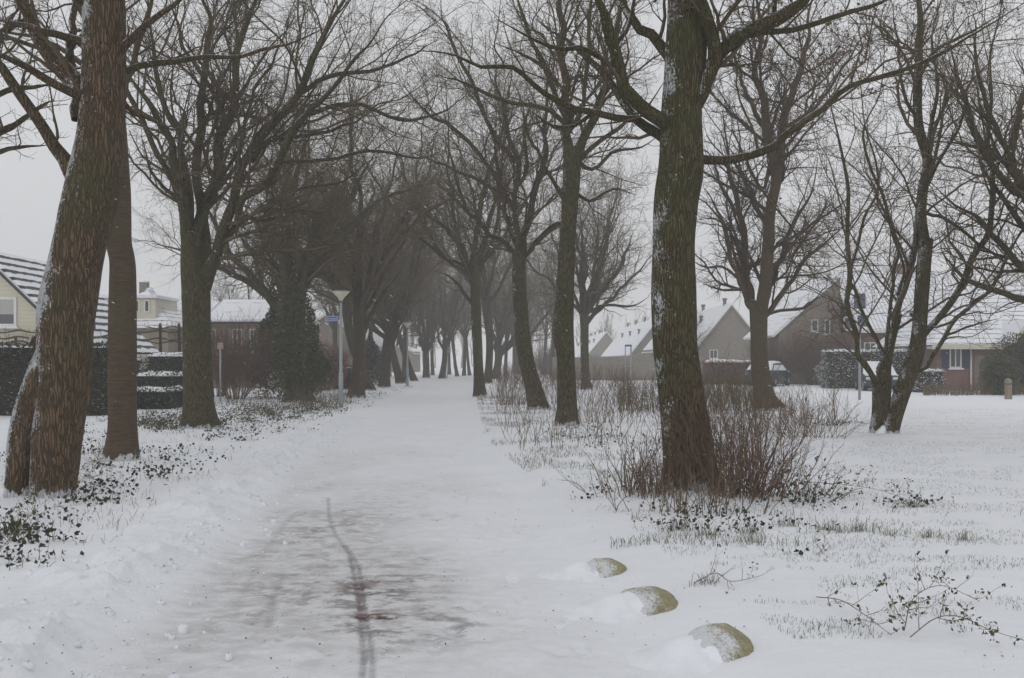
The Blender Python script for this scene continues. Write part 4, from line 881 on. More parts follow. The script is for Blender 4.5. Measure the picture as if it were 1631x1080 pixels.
m.prism([(xs[0], zz[0] - .12), (xs[1], zz[1] - .13), (x1, zz[1] - .13), (x1, zz[1] + .12), (xs[1] - .06, zz[1] + .12), (xs[0], zz[0] + .16)], 'y', D6 - 1.7, D6 - 1.42); m.build('stepped_fascia', M['fascia'], h6, smooth=False)
m = MB(); m.prism([(xs[0], zz[0] + .165), (xs[1] - .06, zz[1] + .125), (x1, zz[1] + .125), (x1, zz[1] + .26), (xs[1] - .1, zz[1] + .26), (xs[0], zz[0] + .25)], 'y', D6 - 1.66, D6 + 1.5); m.build('wing_roof', M['snow'], h6, smooth=False)
window_y(h6, X_(1512, D6), X_(1531, D6), Z_(586, D6), Z_(551, D6) - .1, D6, mull=1)
for a, b in ((1500, 1510.5), (1532.5, 1543)):
    m = MB(); xa_, xb_ = X_(a, D6), X_(b, D6); m.box(xa_, xb_, D6 - .05, D6 + .01, Z_(587, D6), Z_(552, D6) - .07)
    for k in range(9): zz_ = Z_(587, D6) + .06 + k * (.98 / 9) * 1.15; m.box(xa_ + .04, xb_ - .04, D6 - .068, D6 - .049, zz_, zz_ + .05)
    m.build('shutter', M['shutter'], h6, smooth=False)
m = MB(); xx = X_(1545.5, D6); m.tubes(np.array([[xx, D6 - .1, 0], [xx, D6 - .1, ze - .1]]), np.array([.05, .05]), 8, True); m.build('drainpipe', M['white'], h6)
m = MB(); m.box(X_(1553, D6), X_(1588, D6), D6 - .012, D6 + .05, 0, ze - .45); m.build('porch_recess', M['brown'], h6, smooth=False)
m = MB(); m.box(X_(1591, D6), X_(1604, D6), D6 - .25, D6 + .02, Z_(553, D6) - .3, Z_(551, D6) - .1); m.build('wall_lamp', M['white'], h6, smooth=False)

# ------------------------------------------------------------------ hedges, bushes
def blobverts(c, r, n, seed, lump=.25, lo=-1.0):
    g = np.random.default_rng(seed); d = unit(g.normal(size=(n, 3))); d[:, 2] = np.where(d[:, 2] < lo, -d[:, 2], d[:, 2])
    k = 1 + lump * 2 * (fbm(d[:, 0] * 2 + seed, d[:, 1] * 2, d[:, 2] * 2, seed, 3) - .5); rad = g.random(n) ** .25
    return np.array(c) + d * np.array(r) * (k * rad)[:, None]
def core_blob(mb, c, r, seed, lump=.25, s=.82):
    n, k = 20, 12; th = np.linspace(0, 2 * np.pi, n, endpoint=False); ph = np.linspace(.03, np.pi - .03, k)
    T, Pp = np.meshgrid(th, ph); d = np.stack([np.cos(T) * np.sin(Pp), np.sin(T) * np.sin(Pp), np.cos(Pp)], -1)
    kk = 1 + lump * 2 * (fbm(d[..., 0] * 2 + seed, d[..., 1] * 2, d[..., 2] * 2, seed, 3) - .5)
    v = np.array(c) + d * np.array(r) * kk[..., None] * s; i = np.arange(k - 1)[:, None] * n; j = np.arange(n)[None]; j2 = (j + 1) % n
    mb.add(v.reshape(-1, 3), np.stack([i + j, i + n + j, i + n + j2, i + j2], -1).reshape(-1, 4))
def bush(label, name, px, py, w_, h_, mat, n, leaf, seed, cat='bush', group=None, block_core=True, lump=.25, dd=1.0, twigs=0, shape='round', d=None, snow=0):
    p = G(px, py) if d is None else np.array([X_(px, d), d, 0.]); z = H(p[0], p[1]); root = thing(name, (p[0], p[1], z), label, cat, group)
    g = np.random.default_rng(seed); c = (p[0], p[1], z + h_ * .5); r = (w_ / 2, w_ / 2 * dd, h_ * .54)
    P = blobverts(c, r, n, seed, lump)
    if shape == 'cone':
        t = np.clip((P[:, 2] - z) / h_, 0, 1); s = (1.35 - 1.25 * t) ** .8; P[:, 0] = p[0] + (P[:, 0] - p[0]) * s; P[:, 1] = p[1] + (P[:, 1] - p[1]) * s
    P = P[P[:, 2] > z + .02]
    if block_core:
        m = MB(); core_blob(m, c, tuple(a * (.8 if shape != 'cone' else .40) for a in r), seed, lump); m.build('block_core', M['block_core'], root)  # unseen dark lump added inside the leaves to block light
    m = MB(); leaves(m, P, leaf, g); m.build('foliage', M[mat], root)
    if twigs:
        m = MB(); n_ = twigs; a = g.uniform(0, 6.28, n_); q = np.zeros((n_, 6, 3)); q[:, 0] = np.array([p[0], p[1], z]) + np.stack([np.cos(a) * w_ * .08, np.sin(a) * w_ * .08, 0 * a], -1)
        dr = unit(np.stack([np.cos(a) * g.uniform(.1, .8, n_), np.sin(a) * g.uniform(.1, .8, n_), np.ones(n_)], -1))
        for k in range(1, 6): q[:, k] = q[:, k - 1] + dr * (h_ * g.uniform(.75, 1.1, n_) / 5)[:, None]; dr = unit(dr + g.normal(size=(n_, 3)) * .13)
        R0 = np.tile(np.linspace(.018, .006, 6), (n_, 1)); m.tubes(q, R0, 4); Q, S_ = grow(q, R0, .16, .4, 40, 4, .005, g); m.tubes(Q, S_, 3)
        Q, S_ = grow(Q, S_, .12, .5, 40, 3, .004, g); m.tubes(Q, S_, 3); m.build('branches', M['stem'], root)
    return root
def hedge(label, name, x0, x1, y0, y1, h_, mat, seed, dens=360, leaf=.085, cap=.06, group='clipped hedges by the gardens', cat='hedge', rot=None, block_core='block_core'):
    root = thing(name, ((x0 + x1) / 2, (y0 + y1) / 2, 0), label, cat, group); g = np.random.default_rng(seed)
    m = MB(); m.box(x0 + .07, x1 - .07, y0 + .07, y1 - .07, -.1, h_ - .06); m.build('block_core', M[block_core], root, smooth=False)  # dark inner box behind the leaves, keeps light from passing through
    pts = []
    def face(n, f): 
        a, b = g.random(n), g.random(n); pts.append(f(a, b))
    lx, ly = x1 - x0, y1 - y0; o = np.ones
    face(int(lx * h_ * dens), lambda a, b: np.stack([x0 + a * lx, y0 + 0 * a, b * h_], -1))
    for xs_ in (x0, x1): face(int(ly * h_ * dens), lambda a, b: np.stack([xs_ + 0 * a, y0 + a * ly, b * h_], -1))
    face(int(lx * ly * dens), lambda a, b: np.stack([x0 + a * lx, y0 + b * ly, h_ + 0 * a], -1))
    P = np.concatenate(pts); P += g.normal(size=P.shape) * .045; k = (fbm(P[:, 0] * 1.5, P[:, 1] * 1.5, P[:, 2] * 1.5, seed, 3) - .5)
    P[:, 1] -= k * .5 * (P[:, 1] < y0 + .2); P[:, 2] += k * .12 * (P[:, 2] / h_)
    m = MB(); leaves(m, P, leaf, g); m.build('foliage', M[mat], root)
    if cap:
        nx, ny = max(3, int(lx / .12)), max(3, int(ly / .15)); a, b = np.meshgrid(np.linspace(0, 1, nx), np.linspace(0, 1, ny)); xx, yy = x0 + a * lx, y0 + b * ly
        e = np.minimum.reduce([a * lx, (1 - a) * lx, b * ly, (1 - b) * ly]); zz = h_ + cap * (.2 + sst(0, .15, e)) * (.3 + 1.2 * fbm(xx * 2, yy * 2, 0, seed, 3)) - .03
        zz += .12 * (fbm(xx * 1.5, yy * 1.5, h_ * 1.5, seed, 3) - .5); idx = np.arange(nx * ny).reshape(ny, nx)
        q = np.stack([idx[:-1, :-1], idx[:-1, 1:], idx[1:, 1:], idx[1:, :-1]], -1).reshape(-1, 4); m = MB(); m.add(np.stack([xx, yy, zz], -1).reshape(-1, 3), q)
        low = np.stack([xx, yy, zz * 0 + h_ - .05], -1).reshape(-1, 3)
        rim = list(idx[0, :]) + list(idx[1:, -1]) + list(idx[-1, -2::-1]) + list(idx[-2:0:-1, 0]); nr = len(rim); top = np.stack([xx, yy, zz], -1).reshape(-1, 3)[rim]; lo = low[rim]
        m.add(np.concatenate([top, lo]), [(i, nr + i, nr + (i + 1) % nr, (i + 1) % nr) for i in range(nr)]); m.build('snow_cap', M['snow'], root)
    return root
d = 31; hedge('tall dark clipped hedge at the far left, passing behind the torn tree', 'hedge', X_(-120, d), X_(163, d), d, d + 1.3, Z_(551, d), 'hedge', 1, cap=.03)
d = 35; hedge('low front step of the dark stepped hedge beside the cherry-barked trunk', 'hedge', X_(150, d), X_(262, d), d, d + 2.2, Z_(622, d), 'hedge', 2, cap=.10)
d = 38.2; hedge('middle step of the dark stepped hedge beside the cherry-barked trunk', 'hedge', X_(212, d), X_(284, d), d, d + 3, Z_(597, d), 'hedge', 3, cap=.10)
d = 45; hedge('rear and highest step of the dark stepped hedge, thick snow on top', 'hedge', X_(234, d), X_(300, d), d, d + 1.4, Z_(566, d), 'hedge', 4, cap=.12, leaf=.085, dens=300)
d = 41.5; hedge('dark block hedge between the tall left hedge and the cherry-barked trunk', 'hedge', X_(150, d), X_(205, d), d, d + 1.4, Z_(572, d), 'hedge', 5, cap=.10, leaf=.085, dens=300)
bush('snow-dusted round bush behind the stepped hedge', 'bush', 248, 602, 1.9, 1.7, 'hedgeS', 2600, .09, 6, d=47)
bush('bare brown hedge-like bush left of the ivy-wrapped tree', 'bare_bush', 375, 637, 4.4, 3.3, 'beech', 700, .05, 7, block_core=False, twigs=36, dd=.5)
bush('second bare brown bush right behind the small white sign post', 'bare_bush', 345, 632, 3.6, 3.1, 'beech', 500, .05, 8, block_core=False, twigs=28, dd=.5)
bush('dark conifer-like evergreen spreading left of the ivy-wrapped tree', 'evergreen_shrub', 440, 634, 3.2, 4.1, 'ivy', 9000, .11, 9, shape='cone', lump=.45, dd=.7)
bush('evergreen ivy thicket wrapped round the foot of the ivy tree', 'ivy_thicket', 474, 640.6, 1.9, 4.0, 'ivy', 9000, .10, 10, block_core=False, lump=.5)
bush('russet-leaved shrub left of the nearer street lamp', 'russet_shrub', 518, 622, 2.6, 2.5, 'redb', 2600, .09, 11, block_core=False, twigs=50, dd=.7)
bush('small green garden shrub in front of the russet-leaved shrub', 'evergreen_shrub', 497, 628, 2.2, 2.4, 'ivy', 3200, .10, 12, lump=.4)
bush('dark upright conifer behind the pale leaning trunk', 'conifer', 590, 614, 2.4, 3.2, 'hedge', 6000, .11, 13, shape='cone')
d = 60; hedge('dark low hedge beside the foot of the nearer street lamp', 'hedge', X_(528, d), X_(560, d), d, d + 1.2, Z_(585, d), 'hedge', 14, cap=.04, leaf=.1, dens=220)
d = 72; hedge('russet beech hedge with a snowy top left of the parked white car', 'beech_hedge', X_(1124, d), X_(1199, d), d, d + 1.2, Z_(576, d), 'beech', 15, cap=.12, leaf=.11, dens=240, block_core='twigr')
d = 61; hedge('long snow-topped hedge in front of the brick house', 'hedge', X_(1318, d), X_(1482, d), d, d + 1.3, Z_(559, d), 'hedgeS', 16, cap=.10, leaf=.1, dens=240)
d = 54; hedge('snow-covered hedge between the dark car and the bungalow', 'hedge', X_(1462, d), X_(1504, d), d, d + 1.2, Z_(590, d), 'hedgeS', 17, cap=.10, leaf=.1, dens=240)
bush('snow-frosted round bush right of the parked white car', 'snowy_bush', 1268, 611, 2.3, 1.25, 'hedgeS', 3600, .09, 18)
bush('dark snow-flecked bush left of the brick house hedge', 'snowy_bush', 1307, 612, 2.3, 1.7, 'hedgeS', 5200, .10, 19)
bush('white-frosted feathery bush in front of the dark snow-flecked bush', 'snowy_bush', 1333, 616, 2.7, 1.8, 'hedgeS', 7000, .09, 20, lump=.4)
bush('low snowy bush directly right of the dark parked car', 'snowy_bush', 1482, 619, 2.6, 1.0, 'hedgeS', 3600, .09, 21)
bush('dark evergreen bush in front of the bungalow beside the wooden bollard', 'evergreen_shrub', 1592, 630, 1.7, 1.85, 'ivy', 5200, .085, 22, lump=.35)
bush('large dark evergreen shrub at the right edge by the bungalow wing', 'evergreen_shrub', 1625, 627, 3.0, 2.9, 'ivy', 8000, .085, 23, lump=.35)
bush('bare brown garden shrub under the bungalow drainpipe', 'bare_bush', 1562, 617, 2.6, 1.7, 'beech', 300, .05, 24, block_core=False, twigs=40, dd=.5)
for i, (px, py, w_, h_, lab) in enumerate([(1246, 611.5, 4, 3.2, 'large bare brown bush behind the parked white car'), (1298, 613.5, 4.6, 3.4, 'tangled bare shrub below the windows of the brick gable'), (940, 598, 5, 2.2, 'misty bare bush behind the round-crowned tree'), (1010, 600, 5, 1.8, 'bare bush before the grey garden wall'), (1075, 600, 4, 2.2, 'bare bush behind the foot of the thickest tree'), (870, 597, 6, 3.2, 'misty bare thicket left of the slender bulging trunk'), (1165, 603, 3, 1.9, 'bare twiggy shrub in front of the lone gable')]):
    bush(lab, 'bare_bush', px, py, w_, h_, 'beech', 60, .05, 30 + i, block_core=False, twigs=90, dd=.6, group='bare bushes in the gardens')
# pollarded espalier behind the left hedge
def espalier(label, px, py, hpx, arms, seed):
    d = EYE * F / (py - HZ) if py else 40; g = np.random.default_rng(seed); root = thing('espalier_tree', (X_(px, d), d, 0), label, 'tree', 'trained garden trees'); top = Z_(hpx, d)
    m = MB(); m.tubes(np.array([[X_(px, d), d, 0], [X_(px, d) + .03, d, top * .5], [X_(px, d), d, top]]), np.array([.09, .075, .06]), 8, True); m.build('trunk', M['barkF'], root)
    m = MB(); P = []
    for z in arms:
        for s in (-1, 1):
            x = np.linspace(0, s * 1.5, 8); P.append(np.stack([X_(px, d) + x, d + 0 * x, Z_(z, d) + .05 * np.sin(x * 5 + seed)], -1))
    P = np.array(P); R0 = np.tile(np.linspace(.045, .02, 8), (len(P), 1)); m.tubes(P, R0, 5); Q, S_ = grow(P, R0, .12, .22, 75, 4, .008, g, trop=.2, wig=.25, lmax=.5); m.tubes(Q, S_, 3)
    Q, S_ = grow(Q, S_, .1, .5, 45, 3, .006, g, trop=.1); m.tubes(Q, S_, 3); m.build('crown', M['twig'], root)
espalier('low pollarded tree with knobbly twigs above the tall left hedge', 25, 636, 535, (545, 538, 528), 1)
espalier('trained tree with flat arms right of the cherry-barked trunk', 255, 632, 515, (528, 540), 2)
espalier('trained tree with flat arms just left of the fan-shaped tree', 285, 632, 515, (522, 545), 3)
espalier('trained tree with flat arms seen between the torn tree and the cherry-barked trunk', 150, 632, 515, (535, 545), 4)

# ------------------------------------------------------------------ lamps, signs, posts
def sx(px, d): return X_(px, d)
def lamp(label, px, py, tilt=0, sign=False):
    x, y_, _ = G(px, py); z = H(x, y_); root = thing('street_lamp', (x, y_, z), label, 'street lamp', 'street lamps along the path')
    m = MB(); m.tubes(np.array([[x, y_, z - .1], [x, y_, z + 1.2], [x, y_, z + 1.22], [x, y_, z + 3.72]]), np.array([.085, .08, .058, .045]), 16, True); m.build('pole', M['metal'], root)
    m = MB(); prof = [(.06, 3.72), (.11, 3.83), (.14, 3.86), (.30, 4.03), (.31, 4.045)]
    m.tubes(np.array([[x, y_, z + h] for r, h in prof]), np.array([r for r, h in prof]), 24, True); m.build('lamp_shade', M['lampw'], root)
    m = MB(); prof = [(.31, 4.047), (.315, 4.07), (.24, 4.09), (.04, 4.10)]; m.tubes(np.array([[x, y_, z + h] for r, h in prof]), np.array([r for r, h in prof]), 24, True); m.build('lid', M['lampd'], root)
    m = MB(); m.tubes(np.array([[x, y_, z + 3.66], [x, y_, z + 3.72]]), np.array([.065, .065]), 16, True); m.build('collar', M['lampd'], root)
    m = MB(); m.box(x - .035, x + .035, y_ - .0875, y_ - .07, z + .55, z + .85); m.build('access_door', M['metal'], root, smooth=False)
    return root
def text(txt, x, y, z, size, mat, parent, name='lettering', ext=.002):
    cu = bpy.data.curves.new(name, 'FONT'); cu.body = txt; cu.size = size; cu.align_x = 'CENTER'; cu.align_y = 'CENTER'; cu.extrude = ext; cu.resolution_u = 2
    o = bpy.data.objects.new(name, cu); C.objects.link(o); dg = bpy.context.evaluated_depsgraph_get(); me = bpy.data.meshes.new_from_object(o.evaluated_get(dg)); bpy.data.objects.remove(o)
    me.materials.clear(); me.materials.append(M[mat]); o = bpy.data.objects.new(name, me); C.objects.link(o); o.parent = parent
    o.location = np.array([x, y, z]) - _wloc(parent); o.rotation_euler = (math.pi / 2, 0, 0); return o
lamp('nearer street lamp with a cone head, the blue name sign fixed to its grey pole', 543, 648)
x, y_, _ = G(543, 648); zs = Z_(507.5, y_)
s1 = thing('street_name_sign', (x - .07, y_, zs), 'blue street name sign with pale lettering on the nearer lamp pole', 'sign')
xl_, xr_ = X_(518, y_), X_(539, y_)
m = MB(); m.box(xl_, xr_, y_ - .02, y_ + .005, zs - .095, zs + .095); m.build('sign_plate', M['blue'], s1, smooth=False)
m = MB(); b = .012
m.box(xl_ + .012, xr_ - .012, y_ - .023, y_ - .0205, zs + .07, zs + .082); m.box(xl_ + .012, xr_ - .012, y_ - .023, y_ - .0205, zs - .082, zs - .07)
m.box(xl_ + .012, xl_ + .024, y_ - .023, y_ - .0205, zs - .07, zs + .07); m.box(xr_ - .024, xr_ - .012, y_ - .023, y_ - .0205, zs - .07, zs + .07); m.build('border', M['white'], s1, smooth=False)
text('Groenpad', (xl_ + xr_) / 2, y_ - .023, zs, .092, 'white', s1)
m = MB(); m.box(xr_, xr_ + .05, y_ - .012, y_ + .012, zs - .07, zs - .04); m.box(xr_, xr_ + .05, y_ - .012, y_ + .012, zs + .04, zs + .07); m.build('bracket', M['metal'], s1, smooth=False)
lamp('farther street lamp with a cone head, beside the arching trunk deep in the avenue', 649, 615)
def post(label, name, px, py, top, r, mat, cat='post', cap=None, group=None):
    x, y_, _ = G(px, py); z = H(x, y_); root = thing(name, (x, y_, z), label, cat, group)
    m = MB(); m.tubes(np.array([[x, y_, z - .1], [x, y_, Z_(top, y_)]]), np.array([r, r]), 12, True); m.build('post', M[mat], root)
    return root, x, y_
r_, x, y_ = post('short signpost with a small pale square sign left of the fan-shaped tree foot', 'signpost', 351, 641, 553, .035, 'metal', 'signpost')
zt_ = Z_(555, y_); m = MB(); m.box(x - .10, x + .12, y_ - .055, y_ - .038, zt_ - .02, zt_ + .22); sg = m.build('sign_plate', M['beige'], r_, smooth=False)
m = MB(); m.box(x - .07, x - .01, y_ - .058, y_ - .0555, zt_ + .11, zt_ + .19); m.box(x + .03, x + .09, y_ - .058, y_ - .0555, zt_ + .11, zt_ + .19); m.box(x - .07, x + .09, y_ - .058, y_ - .0555, zt_ + .02, zt_ + .05); m.build('symbol', M['wood'], sg, smooth=False)
r_, x, y_ = post('plain grey metal pole on the snow left of the dark parked car', 'metal_pole', 1369, 637, 515, .055, 'metal', 'pole')
m = MB(); m.tubes(np.array([[x, y_, Z_(515, y_)], [x, y_, Z_(513, y_)]]), np.array([.065, .03]), 12, True); m.build('cap', M['lampd'], r_)
r_, x, y_ = post('tiny far signpost in the mist at the end of the avenue', 'signpost', 712, 602, 555, .05, 'metal', 'signpost')
m = MB(); m.box(x - .35, x + .35, y_ - .08, y_ - .052, Z_(562, y_), Z_(553, y_)); m.build('sign_plate', M['metal'], r_, smooth=False)
# blue-framed sign portal near the terrace
d = 72; r_ = thing('sign_portal', (X_(1000, d), d, 0), 'blue-topped sign frame on tall posts before the snowy terrace roofs', 'sign')
for px in (996, 1005):
    m = MB(); m.tubes(np.array([[X_(px, d), d, -.1], [X_(px, d), d, Z_(549, d)]]), np.array([.035, .035]) * (1.6 if px == 1005 else 1), 8, True); m.build('post', M['metal'], r_)
m = MB(); m.box(X_(995.2, d), X_(1006, d), d - .06, d - .037, Z_(552, d), Z_(549, d)); m.build('sign_plate', M['blue'], r_, smooth=False)
# wooden bollard
x, y_, _ = G(1606, 636); bw = thing('bollard', (x, y_, 0), 'square weathered wooden bollard in the snow at the right edge', 'bollard')
m = MB(); m.box(x - .11, x + .11, y_ - .11, y_ + .11, -.1, .80); m.add([(x - .11, y_ - .11, .80), (x + .11, y_ - .11, .80), (x + .11, y_ + .11, .80), (x - .11, y_ + .11, .80), (x, y_, .9)], None, [(0, 1, 4), (1, 2, 4), (2, 3, 4), (3, 0, 4)]); m.build('post', M['wood'], bw, smooth=False)
m = MB(); m.box(x - .118, x + .118, y_ - .118, y_ + .118, .62, .66); m.build('groove_band', M['black'], bw, smooth=False)

# ------------------------------------------------------------------ parked cars under snow
def car(label, cx, cy, rz, paint, win='glass', length=4.2, width=1.72, height=1.48, snowy=True):
    root = thing('parked_car', (0, 0, 0), label, 'car', 'parked cars under snow'); hw = width / 2; L = length / 2
    prof = [(-L, .32), (-L - .02, .55), (-L + .05, .82), (-L + .95, .95), (-L + 1.6, height - .04), (-L + 2.3, height), (L - .75, height - .06), (L - .12, 1.0), (L, .85), (L + .02, .5), (L - .05, .3)]
    m = MB(); n = len(prof); rows = []
    for yy, ins, dz in ((-hw, .07, -.03), (-hw + .06, 0, 0), (0, -.02, .02), (hw - .06, 0, 0), (hw, .07, -.03)):
        rows.append([(x_ * (1 - ins * .15), yy * (1 - .17 * max(0, (z_ - .95) / .55)), z_ + (dz if z_ > .9 else 0)) for x_, z_ in prof])
    v = np.array(rows).reshape(-1, 3); q = [(r * n + i, (r + 1) * n + i, (r + 1) * n + (i + 1) % n, r * n + (i + 1) % n) for r in range(4) for i in range(n)]
    m.add(v, q, [(0, i, i + 1) for i in range(1, n - 1)] + [(4 * n, 4 * n + i + 1, 4 * n + i) for i in range(1, n - 1)]); m.build('body', M[paint], root)
    for s in (-1, 1):
        m = MB(); k = hw - .075; y1 = s * k; P_ = [(-L + 1.15, .98), (-L + 1.72, height - .14), (L - .9, height - .15), (L - .35, 1.0)]
        f = lambda z_: s * ((hw + .006) * (1 - .17 * max(0, (z_ - .95) / .55)))
        m.add([(a, f(b), b) for a, b in P_] + [(a, f(b) - s * .03, b) for a, b in P_], [(0, 1, 2, 3), (4, 5, 6, 7), (0, 1, 5, 4), (1, 2, 6, 5), (2, 3, 7, 6), (3, 0, 4, 7)]); m.build('side_window', M[win], root, smooth=False)
        for xx in (-L + .78, L - .8):
            m = MB(); m.tubes(np.array([[xx, s * (hw - .2), .31], [xx, s * (hw + .01), .31]]), np.array([.31, .31]), 20, True); wh = m.build('wheel', M['tyre'], root, smooth=False)
            m = MB(); m.tubes(np.array([[xx, s * (hw - .02), .31], [xx, s * (hw + .018), .31]]), np.array([.18, .17]), 14, True); m.build('rim', M['metal'], wh, smooth=False)
        m = MB(); m.box(-L - .035, -L + .06, s * hw * .78 - .16, s * hw * .78 + .16, .62, .76); m.build('headlight', M['white'], root)
        m = MB(); m.box(L - .08, L + .03, s * hw * .8 - .12, s * hw * .8 + .12, .7, .86); m.build('tail_light', M['redb'], root)
    top = [p for p in prof if p[1] >= .82]
    xs_ = np.linspace(-L + .06, L - .1, 30); zs_ = np.interp(xs_, [p[0] for p in top], [p[1] for p in top]); ysn = np.linspace(-1, 1, 11)
    XX_, YY_ = np.meshgrid(xs_, ysn, indexing='ij'); ZZ = np.repeat(zs_[:, None], 11, 1); wdt = hw * (1.0 - .17 * np.clip((ZZ - .95) / .55, 0, 1)) * .99
    e = np.minimum((1 - np.abs(YY_)) * hw, np.minimum(XX_ + L, L - XX_) * 1.0)
    ZZ = ZZ + .02 + .09 * sst(0, .28, e) * (.8 + .5 * fbm(XX_ * 2, YY_ * 2, 0, 5, 2)) - .05 * (np.abs(YY_) > .99)
    m = MB(); idx = np.arange(330).reshape(30, 11); m.add(np.stack([XX_, YY_ * wdt, ZZ], -1).reshape(-1, 3), np.stack([idx[:-1, :-1], idx[1:, :-1], idx[1:, 1:], idx[:-1, 1:]], -1).reshape(-1, 4)); m.build('snow_cap', M['snow'], root)
    root.location = (cx, cy, H(cx, cy)); root.rotation_euler = (0, 0, rz); return root
x, y_, _ = G(1410, 623.5); car('dark car under a thick snow cap, behind the multi-stemmed tree', x, y_ + 1.4, math.radians(80), 'carp')
x, y_, _ = G(1226, 615); car('car buried in snow, partly behind the reddish brown tree', x, y_ + .2, math.radians(238), 'carp', 'snow')

# ------------------------------------------------------------------ boulders along the path
for i, ((px, py, hgt_, rad), lab) in enumerate(zip(BOULD, ['nearest snow-capped boulder beside the path', 'middle one of the three snow-capped boulders', 'farthest of the three snow-capped boulders, nearest the brushwood'])):
    x, y_, _ = G(px, py); y_ += rad * .55; z = H(x, y_); root = thing('boulder', (x, y_, z), lab, 'boulder', 'row of boulders along the path')
    n, k = 64, 34; T, Pp = np.meshgrid(np.linspace(0, 2 * np.pi, n, endpoint=False), np.linspace(.02, np.pi - .02, k)); dd_ = np.stack([np.cos(T) * np.sin(Pp), np.sin(T) * np.sin(Pp), np.cos(Pp)], -1)
    lum = 1 + .12 * (fbm(dd_[..., 0] * 1.6 + i * 3, dd_[..., 1] * 1.6, dd_[..., 2] * 1.6, 3, 3) - .5) * 2 + .05 * (fbm(dd_[..., 0] * 6, dd_[..., 1] * 9, dd_[..., 2] * 9, 8, 3) - .5)
    rx, ry, rz_ = rad * .92, rad * .95, hgt_ * 1.18
    ii = np.arange(k - 1)[:, None] * n; j = np.arange(n)[None]; j2 = (j + 1) % n; q = np.stack([ii + j, ii + n + j, ii + n + j2, ii + j2], -1).reshape(-1, 4)
    m = MB(); m.add((np.array([x, y_, z - .05]) + dd_ * np.array([rx, ry, rz_]) * lum[..., None]).reshape(-1, 3), q); m.build('stone', M['stone'], root)
    # drifted snow leaning on its windward left side, grading into the ground
    nx, ny = 90, 80; a, b = np.meshgrid(np.linspace(-3.4, 1.3, nx), np.linspace(-2.2, 1.6, ny)); xx = x + a * rad; yy = y_ + b * rad
    gz = hgt(xx, yy)[0]
    ex = np.clip(1 - (a / .92) ** 2 - (b / .95) ** 2, 0, None) ** .5 * rz_ + z - .05
    tail = hgt_ * .82 * np.exp(-((a + .72) / np.where(a < -.75, .95, .50)) ** 2 - ((b + .15) / .85) ** 2) * (1 + .12 * (fbm(xx * 6, yy * 6, 0, 3, 2) - .5))
    msk = sst(-.10, .22, -(a + .34) * .85 - .42 * (b + .20) + .50 * (fbm(xx * 5, yy * 5, 0, 12 + i, 3) - .5))
    base = gz + tail - .012
    inn = sst(1.08, .9, np.sqrt((a / .92) ** 2 + (b / .95) ** 2))
    zz = base * (1 - inn) + inn * (msk * np.maximum(base, ex + .006) + (1 - msk) * np.minimum(base, ex - .04))
    idx = np.arange(nx * ny).reshape(ny, nx); m = MB(); m.add(np.stack([xx, yy, zz], -1).reshape(-1, 3), np.stack([idx[:-1, :-1], idx[:-1, 1:], idx[1:, 1:], idx[1:, :-1]], -1).reshape(-1, 4)); m.build('snow_drift', M['snow'], root)
# ------------------------------------------------------------------ shrubs, brushwood, sprigs
def stems(g, P0, h, K=7, lean=.35, wig=.16, r0=.006, r1=.0025, out=None, trop=-.01):
    n = len(P0); q = np.zeros((n, K, 3)); q[:, 0] = P0; a = g.uniform(0, 6.28, n); l = np.abs(g.normal(0, lean, n))
    dr = np.stack([np.cos(a) * l, np.sin(a) * l, np.ones(n)], -1)
    if out is not None: dr[:, :2] += out
    dr = unit(dr); st = (h / (K - 1))[:, None]
    for k in range(1, K): q[:, k] = q[:, k - 1] + dr * st; dr = unit(dr + g.normal(size=(n, 3)) * wig + np.array([0, 0, trop]))
    return q, np.tile(np.linspace(r0, r1, K), (n, 1)) * g.uniform(.6, 1.2, n)[:, None]
def zg(x, y): return hgt(np.asarray(x), np.asarray(y))[0]
def brush(label, name, px, py, n, w_, dp, h, mat, seed, lean=.35, lv=2, kind=None, cat='shrub', group=None, r0=.006, out=.5, leaf=0, rmin=.002, hv=.35, d=None):
    p = G(px, py) if d is None else np.array([X_(px, d), d, 0.]); g = np.random.default_rng(seed)
    gx = np.clip(g.normal(0, .5, n), -1, 1); gy = np.clip(g.normal(0, .5, n), -1, 1); xx, yy = p[0] + gx * w_ / 2, p[1] + gy * dp / 2
    P0 = np.stack([xx, yy, zg(xx, yy) - .02], -1); hh_ = h * g.uniform(1 - hv * 2, 1.1, n) * (1 - .35 * np.hypot(gx, gy) / 1.4)
    q, r = stems(g, P0, hh_, lean=lean, r0=r0, r1=rmin, out=np.stack([gx, gy * .5], -1) * out)
    m = MB(); m.tubes(q, r, 4); Q, S_ = grow(q, r, .14, .42, 38, 4, rmin, g, t0=.12, trop=.02, wig=.22, lmax=.6); m.tubes(Q, S_, 3)
    if lv > 1: Q2, S2 = grow(Q, S_, .10, .45, 38, 3, rmin * .8, g, wig=.15); m.tubes(Q2, S2, 3)
    if kind == 'stuff':
        o = m.build(name, M[mat]); return tag(o, label, cat, kind='stuff')
    root = thing(name, (p[0], p[1], H(p[0], p[1])), label, cat, group); m.build('stems', M[mat], root)
    if leaf:
        t = Q[g.integers(0, len(Q), leaf)]; m = MB(); leaves(m, t[:, -1], .035, g); m.build('leaves', M['leafg'], root)
    return root
SB = 'bare shrubs around the thickest tree'
brush('loose spray of thin twigs left of the thickest tree foot', 'bare_shrub', 1012, 795, 46, 1.1, .9, .85, 'stem2', 1, lean=.4, group=SB, leaf=60, out=.6)
brush('dense upright brushwood right against the foot of the thickest tree', 'bare_shrub', 1165, 800, 90, 1.0, .9, 1.55, 'stem', 2, lean=.18, group=SB, out=.35, r0=.0075)
